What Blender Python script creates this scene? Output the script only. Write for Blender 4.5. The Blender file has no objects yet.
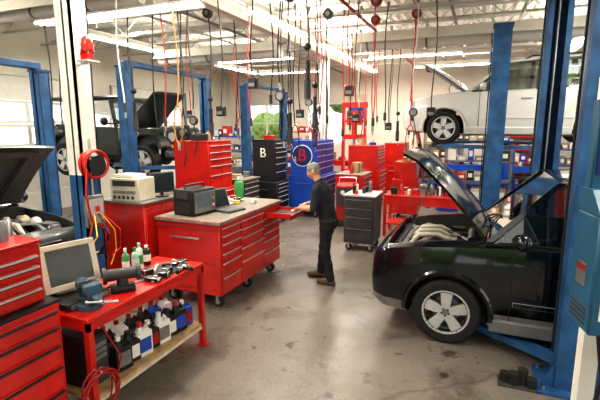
import bpy,bmesh,math,random
from mathutils import Vector,Matrix,Euler,noise
random.seed(7)
R=math.radians
COL=bpy.context.scene.collection
# ------------------------------------------------------------------ materials
_m={}
def mat(name,col,rough=.5,metal=0,var=.12,scale=6,bump=0,coat=0,emit=0):
    if name in _m: return _m[name]
    m=bpy.data.materials.new(name);m.use_nodes=True
    nt=m.node_tree;b=nt.nodes['Principled BSDF']
    b.inputs['Roughness'].default_value=rough;b.inputs['Metallic'].default_value=metal
    b.inputs['Coat Weight'].default_value=coat
    tc=nt.nodes.new('ShaderNodeTexCoord');n=nt.nodes.new('ShaderNodeTexNoise')
    n.inputs['Scale'].default_value=scale;n.inputs['Detail'].default_value=4
    nt.links.new(tc.outputs['Object'],n.inputs['Vector'])
    r=nt.nodes.new('ShaderNodeValToRGB')
    r.color_ramp.elements[0].position=.3;r.color_ramp.elements[1].position=.7
    r.color_ramp.elements[0].color=[max(0,c*(1-var)) for c in col]+[1]
    r.color_ramp.elements[1].color=[min(1,c*(1+var)) for c in col]+[1]
    nt.links.new(n.outputs['Fac'],r.inputs['Fac']);nt.links.new(r.outputs['Color'],b.inputs['Base Color'])
    if bump:
        bp=nt.nodes.new('ShaderNodeBump');bp.inputs['Strength'].default_value=bump;bp.inputs['Distance'].default_value=.02
        nt.links.new(n.outputs['Fac'],bp.inputs['Height']);nt.links.new(bp.outputs['Normal'],b.inputs['Normal'])
    if emit:
        b.inputs['Emission Color'].default_value=list(col)+[1];b.inputs['Emission Strength'].default_value=emit
    _m[name]=m;return m
RED=mat('red_paint',(.54,.016,.010),.28,coat=.3,var=.18,scale=3)
RED2=mat('red_dark',(.34,.012,.008),.4)
BLUE=mat('lift_blue',(.022,.095,.235),.42,var=.4,scale=5)
ROYAL=mat('royal_blue',(.015,.07,.42),.35)
BLK=mat('black_plastic',(.012,.012,.013),.45)
DK=mat('dark_grey',(.045,.045,.047),.55,var=.3)
RUB=mat('rubber',(.014,.014,.014),.75)
GR=mat('grey_metal',(.25,.25,.25),.4,.5,var=.2)
STEEL=mat('steel',(.55,.55,.56),.28,1)
ALU=mat('aluminium',(.72,.72,.72),.35,.6)
WHT=mat('white_paint',(.80,.78,.72),.5,var=.05)
CRM=mat('cream_plastic',(.62,.56,.44),.5)
WALLM=mat('wall_paint',(.76,.73,.64),.8,var=.06,scale=2)
CEILM=mat('ceiling_paint',(.84,.82,.75),.7,var=.05)
JOISTM=mat('joist_paint',(.54,.53,.50),.6)
CARD=mat('cardboard',(.42,.27,.13),.8)
WOOD=mat('wood',(.42,.28,.14),.6,var=.25,scale=12)
BENCHTOP=mat('benchtop',(.22,.19,.16),.5,var=.3,scale=14)
GRN=mat('green_plastic',(.05,.30,.08),.4)
YEL=mat('yellow',(.75,.5,.03),.4)
ORG=mat('hose_tan',(.45,.22,.06),.5)
CARBLK=mat('car_black',(.004,.005,.007),.12,0,coat=.4,var=.05)
CARWHT=mat('car_white',(.75,.75,.73),.25,coat=.8,var=.02)
CARGRN=mat('car_darkgreen',(.018,.026,.026),.3,coat=.5)
CLAD=mat('cladding',(.10,.10,.105),.5)
INT=mat('interior',(.03,.028,.027),.8)
SEAT=mat('seat',(.14,.13,.12),.8)
ENG=mat('engine_alloy',(.34,.31,.26),.5,.3,var=.6,scale=20)
RIM=mat('rim_silver',(.66,.67,.68),.3,.55)
LAMP=mat('headlamp',(.55,.55,.53),.06,.3,coat=1)
AMB=mat('amber',(.7,.22,.02),.2)
SKIN=mat('skin',(.56,.29,.19),.5,var=.08)
HAIR=mat('hair_grey',(.22,.205,.19),.8,var=.4,scale=60)
SHIRT=mat('shirt_black',(.014,.014,.020),.85,var=.3,scale=20,bump=.3)
PANT=mat('pants_black',(.010,.010,.013),.85,var=.3,scale=20,bump=.3)
BOOT=mat('boot_brown',(.10,.055,.03),.6)
LEATH=mat('belt',(.03,.02,.015),.5)
SCR=mat('screen_dark',(.02,.03,.035),.12)
SCRB=mat('screen_lit',(.12,.15,.17),.3,emit=.15)
TUBE=mat('tube_light',(1,.97,.88),.4,emit=16)
SIREN=mat('siren_red',(.75,.03,.02),.2,emit=.3)
def glassmat(name,tint):
    m=bpy.data.materials.new(name);m.use_nodes=True;nt=m.node_tree
    b=nt.nodes['Principled BSDF'];nt.nodes.remove(b)
    t=nt.nodes.new('ShaderNodeBsdfTransparent');t.inputs[0].default_value=tint
    g=nt.nodes.new('ShaderNodeBsdfGlossy');g.inputs['Roughness'].default_value=.03
    fr=nt.nodes.new('ShaderNodeFresnel');fr.inputs[0].default_value=1.5
    mx=nt.nodes.new('ShaderNodeMixShader')
    ad=nt.nodes.new('ShaderNodeMath');ad.operation='ADD';ad.inputs[1].default_value=.05
    nt.links.new(fr.outputs[0],ad.inputs[0]);nt.links.new(ad.outputs[0],mx.inputs[0])
    nt.links.new(t.outputs[0],mx.inputs[1]);nt.links.new(g.outputs[0],mx.inputs[2])
    nt.links.new(mx.outputs[0],nt.nodes['Material Output'].inputs[0]);return m
GLASS=glassmat('car_glass',(.50,.56,.54,1));WGLASS=glassmat('window_glass',(.9,.93,.92,1))
def floormat():
    m=bpy.data.materials.new('concrete_floor');m.use_nodes=True;nt=m.node_tree;L=nt.links
    b=nt.nodes['Principled BSDF'];tc=nt.nodes.new('ShaderNodeTexCoord')
    def nz(s,d,ro=.6,dist=0):
        n=nt.nodes.new('ShaderNodeTexNoise');n.inputs['Scale'].default_value=s;n.inputs['Detail'].default_value=d
        n.inputs['Roughness'].default_value=ro;n.inputs['Distortion'].default_value=dist;L.new(tc.outputs['Object'],n.inputs['Vector']);return n
    def ramp(src,stops):
        r=nt.nodes.new('ShaderNodeValToRGB');e=r.color_ramp.elements
        e[0].position,e[0].color=stops[0][0],stops[0][1];e[1].position,e[1].color=stops[-1][0],stops[-1][1]
        for q in stops[1:-1]:
            x=e.new(q[0]);x.color=q[1]
        L.new(src,r.inputs[0]);return r
    a=ramp(nz(.5,7,.6).outputs['Fac'],[(.3,(.135,.115,.097,1)),(.5,(.205,.178,.152,1)),(.72,(.28,.245,.212,1))])
    s=ramp(nz(1.5,8,.7,.6).outputs['Fac'],[(.34,(.50,.47,.45,1)),(.48,(1,1,1,1))])
    s2=ramp(nz(32,3).outputs['Fac'],[(.3,(.80,.80,.80,1)),(.55,(1,1,1,1))])
    s3=ramp(nz(4.5,3,.5).outputs['Fac'],[(.29,(.35,.33,.32,1)),(.36,(1,1,1,1))])
    v=nt.nodes.new('ShaderNodeTexVoronoi');v.feature='DISTANCE_TO_EDGE';v.inputs['Scale'].default_value=.22
    mp=nt.nodes.new('ShaderNodeMix');mp.data_type='RGBA';mp.inputs[0].default_value=.25;L.new(tc.outputs['Object'],mp.inputs[6]);L.new(nz(1.4,5).outputs['Color'],mp.inputs[7]);L.new(mp.outputs[2],v.inputs['Vector'])
    s4=ramp(v.outputs['Distance'],[(.0,(.62,.60,.58,1)),(.004,(1,1,1,1))])
    def mul(x,y):
        q=nt.nodes.new('ShaderNodeMix');q.data_type='RGBA';q.blend_type='MULTIPLY';q.inputs[0].default_value=1
        L.new(x,q.inputs[6]);L.new(y,q.inputs[7]);return q.outputs[2]
    c=mul(mul(mul(mul(a.outputs[0],s.outputs[0]),s2.outputs[0]),s3.outputs[0]),s4.outputs[0])
    L.new(c,b.inputs['Base Color'])
    rr=ramp(nz(1.3,6).outputs['Fac'],[(.3,(.22,.22,.22,1)),(.7,(.50,.50,.50,1))]);L.new(rr.outputs[0],b.inputs['Roughness'])
    bp=nt.nodes.new('ShaderNodeBump');bp.inputs['Strength'].default_value=.06;bp.inputs['Distance'].default_value=.01
    L.new(nz(12,5).outputs['Fac'],bp.inputs['Height']);L.new(bp.outputs[0],b.inputs['Normal'])
    return m
FLOOR=floormat()
# ------------------------------------------------------------------ builder
def T(x=0,y=0,z=0): return Matrix.Translation((x,y,z))
def RZ(a): return Matrix.Rotation(R(a),4,'Z')
def RX(a): return Matrix.Rotation(R(a),4,'X')
def RY(a): return Matrix.Rotation(R(a),4,'Y')
class B:
    def __init__(s): s.bm=bmesh.new();s.mats=[];s.M=Matrix.Identity(4)
    def mi(s,m):
        if m not in s.mats: s.mats.append(m)
        return s.mats.index(m)
    def add(s,vs,fs,m):
        nv=[s.bm.verts.new(s.M@Vector(v)) for v in vs];k=s.mi(m);o=[]
        for q in fs:
            try:
                x=s.bm.faces.new([nv[i] for i in q]);x.material_index=k;o.append(x)
            except ValueError: pass
        return nv,o
    def box(s,x0,x1,y0,y1,z0,z1,m,bev=0,seg=1):
        vs=[(x,y,z) for x in(x0,x1) for y in(y0,y1) for z in(z0,z1)]
        fs=[(0,1,3,2),(4,6,7,5),(0,4,5,1),(2,3,7,6),(0,2,6,4),(1,5,7,3)]
        nv,o=s.add(vs,fs,m)
        if bev:
            es=set(e for q in o for e in q.edges)
            bmesh.ops.bevel(s.bm,geom=list(es),offset=bev,segments=seg,affect='EDGES',profile=.5)
    def cyl(s,p0,p1,r,m,seg=14,r2=None):
        p0=Vector(p0);p1=Vector(p1);d=(p1-p0).normalized();a=d.orthogonal().normalized();b=d.cross(a)
        r2=r if r2 is None else r2;vs=[]
        for q,rr in((p0,r),(p1,r2)):
            for i in range(seg):
                t=2*math.pi*i/seg;vs.append(q+a*math.cos(t)*rr+b*math.sin(t)*rr)
        fs=[(i,(i+1)%seg,seg+(i+1)%seg,seg+i) for i in range(seg)]+[tuple(range(seg))[::-1],tuple(range(seg,2*seg))]
        s.add(vs,fs,m)
    def tube(s,pts,r,m,seg=6,cap=True):
        pts=[Vector(q) for q in pts];n=len(pts);vs=[];rs=r if isinstance(r,(list,tuple)) else [r]*n
        a=None
        for i,q in enumerate(pts):
            d=(pts[min(i+1,n-1)]-pts[max(i-1,0)]).normalized()
            if a is None: a=d.orthogonal().normalized()
            else:
                a=(a-d*a.dot(d));a=a.normalized() if a.length>1e-5 else d.orthogonal().normalized()
            b=d.cross(a)
            for k in range(seg):
                t=2*math.pi*k/seg;vs.append(q+(a*math.cos(t)+b*math.sin(t))*rs[i])
        fs=[(i*seg+k,i*seg+(k+1)%seg,(i+1)*seg+(k+1)%seg,(i+1)*seg+k) for i in range(n-1) for k in range(seg)]
        if cap: fs+=[tuple(range(seg))[::-1],tuple(range((n-1)*seg,n*seg))]
        s.add(vs,fs,m)
    def lathe(s,prof,m,seg=20,at=(0,0,0),axis='z',cap=True):
        vs=[];n=len(prof)
        for rr,h in prof:
            for k in range(seg):
                t=2*math.pi*k/seg;x,y=rr*math.cos(t),rr*math.sin(t)
                v=(x,y,h) if axis=='z' else ((x,h,y) if axis=='y' else (h,x,y))
                vs.append((v[0]+at[0],v[1]+at[1],v[2]+at[2]))
        fs=[(i*seg+k,i*seg+(k+1)%seg,(i+1)*seg+(k+1)%seg,(i+1)*seg+k) for i in range(n-1) for k in range(seg)]
        if cap and prof[0][0]>1e-6: fs.append(tuple(range(seg))[::-1])
        if cap and prof[-1][0]>1e-6: fs.append(tuple(range((n-1)*seg,n*seg)))
        s.add(vs,fs,m)
    def ell(s,c,r,m,seg=14,ring=9,M=None):
        vs=[];M=M or Matrix.Identity(4)
        for i in range(ring+1):
            ph=math.pi*i/ring
            for k in range(seg):
                t=2*math.pi*k/seg
                vs.append(Vector(c)+(M@Vector((r[0]*math.sin(ph)*math.cos(t),r[1]*math.sin(ph)*math.sin(t),r[2]*math.cos(ph)))))
        fs=[(i*seg+k,i*seg+(k+1)%seg,(i+1)*seg+(k+1)%seg,(i+1)*seg+k) for i in range(ring) for k in range(seg)]
        nv,_=s.add(vs,fs,m)
        bmesh.ops.remove_doubles(s.bm,verts=nv,dist=1e-5)
    def loft(s,rings,m,cap=True,closed=True):
        n=len(rings[0]);vs=[v for q in rings for v in q];fs=[]
        for i in range(len(rings)-1):
            for k in range(n if closed else n-1):
                fs.append((i*n+k,i*n+(k+1)%n,(i+1)*n+(k+1)%n,(i+1)*n+k))
        if cap: fs+=[tuple(range(n))[::-1],tuple(range((len(rings)-1)*n,len(rings)*n))]
        return s.add(vs,fs,m)
    def quad(s,pts,m): s.add(pts,[tuple(range(len(pts)))],m)
    def slab(s,pts,th,m):
        a,b,c=[Vector(q) for q in pts[:3]];n=(b-a).cross(c-a).normalized()*th
        k=len(pts);vs=[Vector(q) for q in pts]+[Vector(q)+n for q in pts]
        s.add(vs,[tuple(range(k))[::-1],tuple(range(k,2*k))]+[(i,(i+1)%k,k+(i+1)%k,k+i) for i in range(k)],m)
    def mesh(s,me,fn):
        of=set(s.bm.faces);ov=set(s.bm.verts);s.bm.from_mesh(me)
        nf=[q for q in s.bm.faces if q not in of]
        for q in nf: q.material_index=s.mi(fn(q.calc_center_median(),q.material_index))
        for v in s.bm.verts:
            if v not in ov: v.co=s.M@v.co
        return nf
    def text(s,t,size,M,m,ext=.004):
        cu=bpy.data.curves.new('t','FONT');cu.body=t;cu.size=size;cu.extrude=ext;cu.align_x='CENTER';cu.align_y='CENTER';cu.resolution_u=3
        o=bpy.data.objects.new('t',cu);COL.objects.link(o)
        bpy.context.view_layer.update();me=bpy.data.meshes.new_from_object(o.evaluated_get(bpy.context.evaluated_depsgraph_get()))
        me.transform(M);s.mesh(me,lambda c,i:m);bpy.data.objects.remove(o)
    def obj(s,name,loc=(0,0,0),rz=0,ang=38,parent=None):
        me=bpy.data.meshes.new(name);bmesh.ops.recalc_face_normals(s.bm,faces=s.bm.faces);s.bm.to_mesh(me);s.bm.free()
        for m in s.mats: me.materials.append(m)
        me.shade_smooth();me.set_sharp_from_angle(angle=R(ang))
        o=bpy.data.objects.new(name,me);o.location=loc;o.rotation_euler=(0,0,R(rz));COL.objects.link(o)
        if parent: o.parent=parent
        return o
def evalmesh(b,mods):
    me=bpy.data.meshes.new('tmp');bmesh.ops.recalc_face_normals(b.bm,faces=b.bm.faces);b.bm.to_mesh(me);b.bm.free()
    for m in b.mats: me.materials.append(m)
    o=bpy.data.objects.new('tmp',me);COL.objects.link(o);mods(o);bpy.context.view_layer.update()
    r=bpy.data.meshes.new_from_object(o.evaluated_get(bpy.context.evaluated_depsgraph_get()));bpy.data.objects.remove(o);return r

# ------------------------------------------------------------------ room
b=B();b.box(-10.8,5.4,-2.8,17.4,-.2,0,FLOOR);b.obj('floor')
XL,XR,YF,YB,ZC=-10.6,5.2,-2.6,17.2,5.0
b=B()
x=XL
rings=[[],[]]
while x<XR:
    for dx,dz in((0,0),(.09,0),(.12,.06),(.19,.06),(.22,0)):
        if x+dx<=XR: rings[0].append((x+dx,YF,ZC+dz));rings[1].append((x+dx,YB,ZC+dz))
    x+=.22
b.loft(rings,CEILM,cap=False,closed=False);b.box(XL-.2,XR+.2,YF-.2,YB+.2,ZC+.1,ZC+.2,CEILM);b.obj('ceiling',ang=20)
def wall(name,axis,at,th,a0,a1,z1,holes,m=WALLM):
    b=B();hs=sorted(holes);cur=a0
    def bb(p0,p1,q0,q1):
        if p1-p0<.001 or q1-q0<.001:return
        if axis=='x': b.box(at,at+th,p0,p1,q0,q1,m)
        else: b.box(p0,p1,at,at+th,q0,q1,m)
    for (h0,h1,z0,zz) in hs:
        bb(cur,h0,0,z1);bb(h0,h1,0,z0);bb(h0,h1,zz,z1);cur=h1
    bb(cur,a1,0,z1);return b.obj(name)
LD=[(1.4,5.0),(5.9,9.5),(10.4,14.0)]
wall('wall_left','x',XL-.2,.2,YF,YB,ZC+.1,[(a,c,0,3.5) for a,c in LD])
RD=[(-1.8,2.2),(3.4,7.4),(8.4,12.2)]
wall('wall_right','x',XR,.2,YF,YB,ZC+.1,[(a,c,0,3.7) for a,c in RD])
wall('wall_front','y',YF-.2,.2,XL,XR,ZC+.1,[(-8.5,-5.4,0,3.6),(-2.4,2.6,0,3.9)])
BW=[(-9.8,-7.6,1.5,3.2),(-6.8,-5.2,1.5,3.2),(2.4,4.4,2.7,4.4)]
wall('wall_back','y',YB,.2,XL,XR,ZC+.1,BW)
for i,(a,c,z0,z1) in enumerate(BW):
    b=B()
    for q in (a,(a+c)/2-.03,c-.06): b.box(q,q+.06,YB+.05,YB+.12,z0,z1,WHT)
    for q in (z0,(z0+z1)/2,z1-.06): b.box(a,c,YB+.06,YB+.11,q,q+.06,WHT)
    b.quad([(a,YB+.08,z0),(c,YB+.08,z0),(c,YB+.08,z1),(a,YB+.08,z1)],WGLASS);b.obj('window_%d'%(i+1))
for i,(a,c) in enumerate(LD):
    b=B();n=6;h=3.5/n
    for k in range(n):
        z0=k*h;z1=z0+h-.012
        if k in(2,3,4):
            w=(c-a)/4
            b.box(XL-.12,XL-.07,a,c,z0,z0+.07,WHT);b.box(XL-.12,XL-.07,a,c,z1-.07,z1,WHT)
            for q in range(5):
                yy=min(max(a+q*w-.04,a),c-.08);b.box(XL-.12,XL-.07,yy,yy+.08,z0+.07,z1-.07,WHT)
            b.quad([(XL-.1,a,z0),(XL-.1,c,z0),(XL-.1,c,z1),(XL-.1,a,z1)],WGLASS)
        else: b.box(XL-.12,XL-.07,a,c,z0,z1,WHT,.008)
    b.obj('door_%d'%(i+1))
    b=B()
    for yy in(a-.05,c): b.box(XL,XL+.06,yy,yy+.05,0,3.5,GR)
    b.obj('trim_%d'%(i+1))
b=B();b.box(XL,XR,YB-.03,YB,0,.35,mat('wall_band',(.12,.2,.35),.6));b.obj('baseboard_back')
b=B();b.box(-40,40,-30,45,-.3,-.21,mat('asphalt',(.20,.195,.185),.9,scale=3));b.obj('ground')
FOL=mat('foliage',(.20,.32,.06),.8,var=.6,scale=4);BARK=mat('bark',(.12,.08,.05),.9)
def trees(name,x0,x1,y0,y1,n,zl,zh):
    b=B()
    for i in range(n):
        x,y,z,r=random.uniform(x0,x1),random.uniform(y0,y1),random.uniform(zl,zh),random.uniform(.9,1.7)
        b.cyl((x,y,-.22),(x,y,z),.12,BARK,7)
        for k in range(3): b.ell((x+random.uniform(-.7,.7),y+random.uniform(-.7,.7),z+random.uniform(-.5,.5)),(r*.8,)*3,FOL,8,6)
    b.obj(name)
trees('tree_row',-12,9,24,28,16,1.5,4.5);trees('tree_row',14,17,-8,14,14,1.2,3);trees('tree_row',-9,9,-15,-12,14,1,3)  # right and front rows are unseen, added to give reflections some structure
b=B()
yj=-1.5
while yj<17:
    b.box(XL,XR,yj-.04,yj+.04,4.93,4.98,JOISTM);b.box(XL,XR,yj-.03,yj+.03,4.44,4.48,JOISTM)
    n=int((XR-XL)/.6);pts=[]
    for k in range(n+1): pts.append((XL+k*.6+.1,yj,4.95 if k%2 else 4.46))
    b.tube(pts,.016,JOISTM,4)
    yj+=1.25
for xx in(-8.5,-6.2,-1.2,1.2,3.4): b.box(xx-.02,xx+.02,YF,YB,4.40,4.44,JOISTM)
b.obj('ceiling_joists')
b=B();xg=-4.1
b.box(xg-.09,xg+.09,YF,YB,4.15,4.18,WHT);b.box(xg-.01,xg+.01,YF,YB,4.18,4.40,WHT);b.box(xg-.09,xg+.09,YF,YB,4.40,4.43,WHT)
b.obj('ceiling_girder')
def column(y,name='steel_column'):
    b=B();x=-4.1;w=.11
    for z0,z1,m in((0,1.75,BLUE),(1.75,4.15,WHT)):
        b.box(x-w,x+w,y-w,y-w+.02,z0,z1,m);b.box(x-w,x+w,y+w-.02,y+w,z0,z1,m);b.box(x-.012,x+.012,y-w,y+w,z0,z1,m)
        b.box(x+w-.03,x+w,y-w,y+w,z0,z1,m)
    b.box(x-.18,x+.18,y-.18,y+.18,0,.03,BLUE);return b.obj(name)
column(3.55);column(11.75)
def fluor(x,y,L=2.4,z=4.12,along='y',power=80,up=.9):
    b=B();b.box(-.09,.09,-L/2,L/2,.03,.12,WHT,.01)
    for s in(-1,1):
        b.cyl((s*.05,-L/2+.03,.0),(s*.05,L/2-.03,.0),.022,TUBE,8)
        b.box(s*.05-.02,s*.05+.02,-L/2,-L/2+.03,-.03,.05,WHT);b.box(s*.05-.02,s*.05+.02,L/2-.03,L/2,-.03,.05,WHT)
    b.quad([(-.09,-L/2,.03),(-.18,-L/2,-.02),(-.18,L/2,-.02),(-.09,L/2,.03)],WHT);b.quad([(.09,-L/2,.03),(.18,-L/2,-.02),(.18,L/2,-.02),(.09,L/2,.03)],WHT)
    for q in(-.8,.8): b.cyl((0,q,.12),(0,q,4.40-z),.006,GR,5)
    o=b.obj('fluorescent_light',(x,y,z),0 if along=='y' else 90)
    if power:
        for nm,rx,e,dz in(('lamp_down',0,power,-.05),('added_uplight',math.pi,power*up,.2)):  # the upward-facing area lamp is an added fill to brighten the ceiling
            l=bpy.data.lights.new(nm,'AREA');l.shape='RECTANGLE';l.size=.3;l.size_y=L;l.energy=e;l.color=(1,.93,.80)
            lo=bpy.data.objects.new(nm,l);lo.parent=o;lo.location=(0,0,dz);lo.rotation_euler=(rx,0,0);COL.objects.link(lo)
for y in(1.0,4.3,7.6,10.9,14.2): fluor(-3.5,y,power=88)
for y in(2.5,7,12): fluor(1.9,y)
for y in(3.5,8,13): fluor(-7.6,y)
fluor(-5.6,5.6,3.4,4.05,'x',0);fluor(-1.7,12,2.4,4.1,'x',0);fluor(-.9,14.4,2.4,4.1,'x',40);fluor(-6.0,11.2,2.4,4.1,'x',0);fluor(2.2,10.3,2.4,4.15,'x',0);fluor(2.0,14.4,2.4,4.1,'x',0);fluor(-6.2,14.2,2.4,4.1,'x',0)
def duct(x0,x1,y,z,r=.13):
    b=B();b.cyl((x0,y,z),(x1,y,z),r,WHT,16)
    b.slab([(x0,y-.28,z-.02),(x1,y-.28,z-.02),(x1,y-.1,z+.2),(x0,y-.1,z+.2)],.01,WHT);b.slab([(x0,y+.28,z-.02),(x1,y+.28,z-.02),(x1,y+.1,z+.2),(x0,y+.1,z+.2)],.01,WHT)
    b.box(x0,x1,y-.11,y+.11,z+.19,z+.21,WHT)
    q=x0+.3
    while q<x1: b.cyl((q,y,z+.2),(q,y,4.38),.008,GR,5);b.cyl((q-.02,y,z),(q+.02,y,z),r+.015,GR,16);q+=1.2
    b.obj('tube_heater')
duct(-7.8,-4.35,9.4,3.98,.15);duct(-2.6,3.4,9.4,4.0,.15);duct(-9.5,-4.6,5.2,4.1,.09)
duct(-2.2,3.4,5.2,4.08,.1)
b=B()
for x,z,m in((-5.2,4.35,GR),(-2.3,4.38,RED2),(-.6,4.38,GR),(.6,4.36,WHT)): b.cyl((x,YF,z),(x,YB,z),.03,m,8)
for y,z in((3.4,4.34),(8.2,4.34),(13,4.34)): b.cyl((XL,y,z),(XR,y,z),.03,JOISTM,8)
b.obj('ceiling_pipes')
# ------------------------------------------------------------------ hanging hoses
def hang(x,y,z,m=BLK,kind=0,r=.011,reel=False):
    b=B();pts=[]
    n=14;ph=random.uniform(0,6)
    for i in range(n+1):
        t=i/n;zz=4.40*(1-t)+z*t;pts.append((.04*math.sin(ph+t*3)*t*(1-t)*4,.04*math.cos(ph+t*2)*t*(1-t)*4,zz))
    b.tube(pts,r,m,6);px,py=pts[-1][0],pts[-1][1]
    if reel: b.cyl((0,-.04,4.30),(0,.04,4.30),.09,RED2 if m!=BLK else DK,18);b.cyl((0,-.05,4.30),(0,.05,4.30),.04,GR,10);b.box(-.03,.03,-.06,.06,4.37,4.40,GR)
    else: b.cyl((0,0,4.34),(0,0,4.40),.03,GR,8)
    if kind==0:
        b.cyl((px,py,z-.12),(px,py,z+.02),.026,DK,10);b.cyl((px,py,z-.2),(px,py,z-.12),.016,STEEL,8)
    elif kind==1:
        b.box(px-.07,px+.07,py-.05,py+.05,z-.16,z,BLK,.01);b.box(px-.05,px+.05,py-.055,py-.05,z-.13,z-.08,GR)
    elif kind==2:
        b.ell((px,py,z+.18),(.05,.05,.05),BLK);b.cyl((px,py,z-.25),(px,py,z),.032,BLK,10);b.cyl((px,py,z-.5),(px,py,z-.25),.045,DK,12);b.tube([(px,py,z-.5),(px+.05,py,z-.56),(px,py,z-.6)],.008,STEEL)
    elif kind==3:
        lp=[(px+.08*math.sin(a),py,z-.30+.30*math.cos(a)) for a in [i*math.pi/10 for i in range(21)]];b.tube(lp,r,m,6)
        b.cyl((px-.0,py,z-.7),(px,py,z-.58),.022,STEEL,8)
    elif kind==4:
        b.cyl((px,py,z-.1),(px,py,z),.02,STEEL,8);b.cyl((px-.0,py-.02,z-.18),(px,py+.02,z-.18),.075,BLK,16);b.cyl((px,py-.024,z-.18),(px,py-.02,z-.18),.055,GR,16);b.tube([(px,py,z-.25),(px+.05,py,z-.5),(px,py,z-.75)],.01,BLK)
    b.obj('hanging_hose' if m!=BLK else 'hanging_cord',(x,y,0))
HG=[(-5.1,6.0,2.0,BLK,0),(-4.95,6.0,2.4,RED2,0),(-4.6,6.0,2.35,BLK,4),(-4.45,5.7,2.6,ORG,3),(-4.3,5.9,2.55,BLK,4),(-3.9,6.1,2.6,BLK,1),
(-3.1,6.3,2.75,BLK,0),(-3.15,6.9,2.6,BLK,3),(-2.9,6.6,2.5,BLK,2),(-2.5,6.7,2.75,RED2,2),(-2.45,8.1,2.2,RED,0),(-2.05,7.6,2.5,RED2,1),
(-1.7,7.4,2.4,RED,0),(-1.6,7.9,2.5,BLK,0),(-1.1,7.9,2.7,WHT,4),(-6.9,5.6,2.3,BLK,1),(-7.4,5.8,2.4,BLK,0),(-2.9,10.2,2.3,BLK,0),(-3.0,10.6,2.6,BLK,1),(-1.9,11,2.4,BLK,2),(-6.0,10.3,2.5,BLK,3),(-2.2,5.6,3.15,BLK,2),
(-3.1,8.3,2.35,BLK,2),(-3.3,8.0,2.6,BLK,1),(-2.7,7.9,2.45,BLK,0),(-3.15,7.4,2.3,BLK,3),(-4.9,8.3,2.2,RED,0),(-5.3,7.0,2.3,BLK,1),(-1.5,10.2,2.2,RED,0),(-1.9,9.8,2.35,BLK,1),(-2.3,12.1,2.3,BLK,0),(-4.9,11.0,2.4,BLK,4),(-5.6,6.0,2.7,BLK,2),
(-3.8,8.6,2.4,BLK,0),(-3.9,10.6,2.5,BLK,2),(-4.4,7.4,2.3,BLK,0),(-4.8,4.95,2.6,WHT,0),(-1.3,9.0,2.3,RED,3),(-2.6,9.9,2.6,BLK,3),(-.8,7.9,2.6,BLK,1),(-2.0,8.7,2.3,RED2,0),(-6.2,5.4,2.6,BLK,3),(-3.2,5.9,3.0,BLK,1),(-2.75,5.9,2.9,BLK,4),(-1.9,6.6,2.9,RED,1),
(-2.6,7.2,2.6,RED,0),(-3.0,7.7,2.9,RED2,4),(-3.9,7.1,2.4,RED,0),(-1.2,8.5,2.5,RED,0),(-5.6,7.6,2.6,RED2,1),(-3.1,12.6,2.4,RED,0),(-2.4,10.9,2.5,RED,0),(-4.7,7.0,2.6,BLK,2),(-2.1,8.0,2.6,WHT,0)]
for i,q in enumerate(HG): hang(*q,reel=(i%4==0))
# ------------------------------------------------------------------ tool storage
def drawers(b,y0,y1,z0,z1,cols,x=0,m=RED,hm=ALU,skip=None):
    y=y0
    tw=sum(c[0] for c in cols)
    for ci,(w,rows) in enumerate(cols):
        yy=y+(y1-y0)*w/tw;tr=sum(rows);z=z1
        for ri,r in enumerate(rows):
            zz=z-(z1-z0)*r/tr
            if skip!=(ci,ri):
                b.box(x-.005,x+.016,y+.008,yy-.008,zz+.006,z-.006,m,.004)
                b.box(x+.016,x+.034,y+.012,yy-.012,z-.024,z-.012,hm);b.box(x+.014,x+.018,y+.012,yy-.012,z-.036,z-.024,BLK)
            z=zz
        y=yy
def caster(b,x,y,r=.06,h=.15):
    b.cyl((x,y-.02,r),(x,y+.02,r),r,RUB,16);b.cyl((x,y-.024,r),(x,y+.024,r),r*.5,GR,12)
    b.box(x-.02,x+.02,y-.034,y-.026,r*.7,h-.01,STEEL);b.box(x-.02,x+.02,y+.026,y+.034,r*.7,h-.01,STEEL);b.box(x-.045,x+.045,y-.045,y+.045,h-.015,h,STEEL)
def chest(x0,x1,y0,y1,ztop,cols,m=RED,top=None,upper=None,hm=ALU,cast=True):
    b=B();w,d=y1-y0,x1-x0;zb=.15 if cast else 0
    b.box(-d,0,0,w,zb,ztop,m,.008)
    drawers(b,.03,w-.03,zb+.04,ztop-.04,cols,0,m,hm)
    if cast:
        for cx in(-d+.1,-.1):
            for cy in(.1,w-.1): caster(b,cx,cy)
    b.tube([(-d+.2,-.0,ztop-.18),(-d+.2,-.05,ztop-.18),(-.2,-.05,ztop-.18),(-.2,0,ztop-.18)],.012,STEEL)
    if top: b.box(-d-.02,.03,-.02,w+.02,ztop,ztop+.03,top,.004)
    zt=ztop+(.03 if top else 0)
    if upper:
        h,ucols=upper;b.box(-d+.05,-.06,.02,w-.02,zt,zt+h,m,.008);drawers(b,.04,w-.04,zt+.03,zt+h-.05,ucols,-.06,m,hm)
        b.box(-d+.04,-.05,.01,w-.01,zt+h,zt+h+.02,m,.004)
    return b,(x1,y0,0)
def fin(bl,name,rz=0): return bl[0].obj(name,bl[1],rz)
b=B();W=1.72;D=.94
b.box(-D,0,0,W,.19,1.10,RED,.01)
b.box(-D-.02,.03,-.02,W+.02,1.10,1.145,BENCHTOP,.006)
b.box(-D,0,-.012,0,1.02,1.08,RED2);b.box(-D+.03,-.03,-.006,0,.60,.606,RED2);b.box(-D+.03,-.03,-.006,0,.26,.266,RED2)
b.tube([(-D+.25,0,.93),(-D+.25,-.06,.93),(-.25,-.06,.93),(-.25,0,.93)],.014,STEEL)
drawers(b,.03,W-.03,.23,1.07,[(.30,[1,1,1.2,1.2,1.8,2]),(.42,[1,1,1.2,1.6,2.4]),(.36,[1,1,1.2,1.2,1.8,2])],0,RED,ALU,skip=(2,0))
for cx in(-D+.12,-.12):
    for cy in(.12,W/2,W-.12): caster(b,cx,cy,.075,.19)
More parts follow.
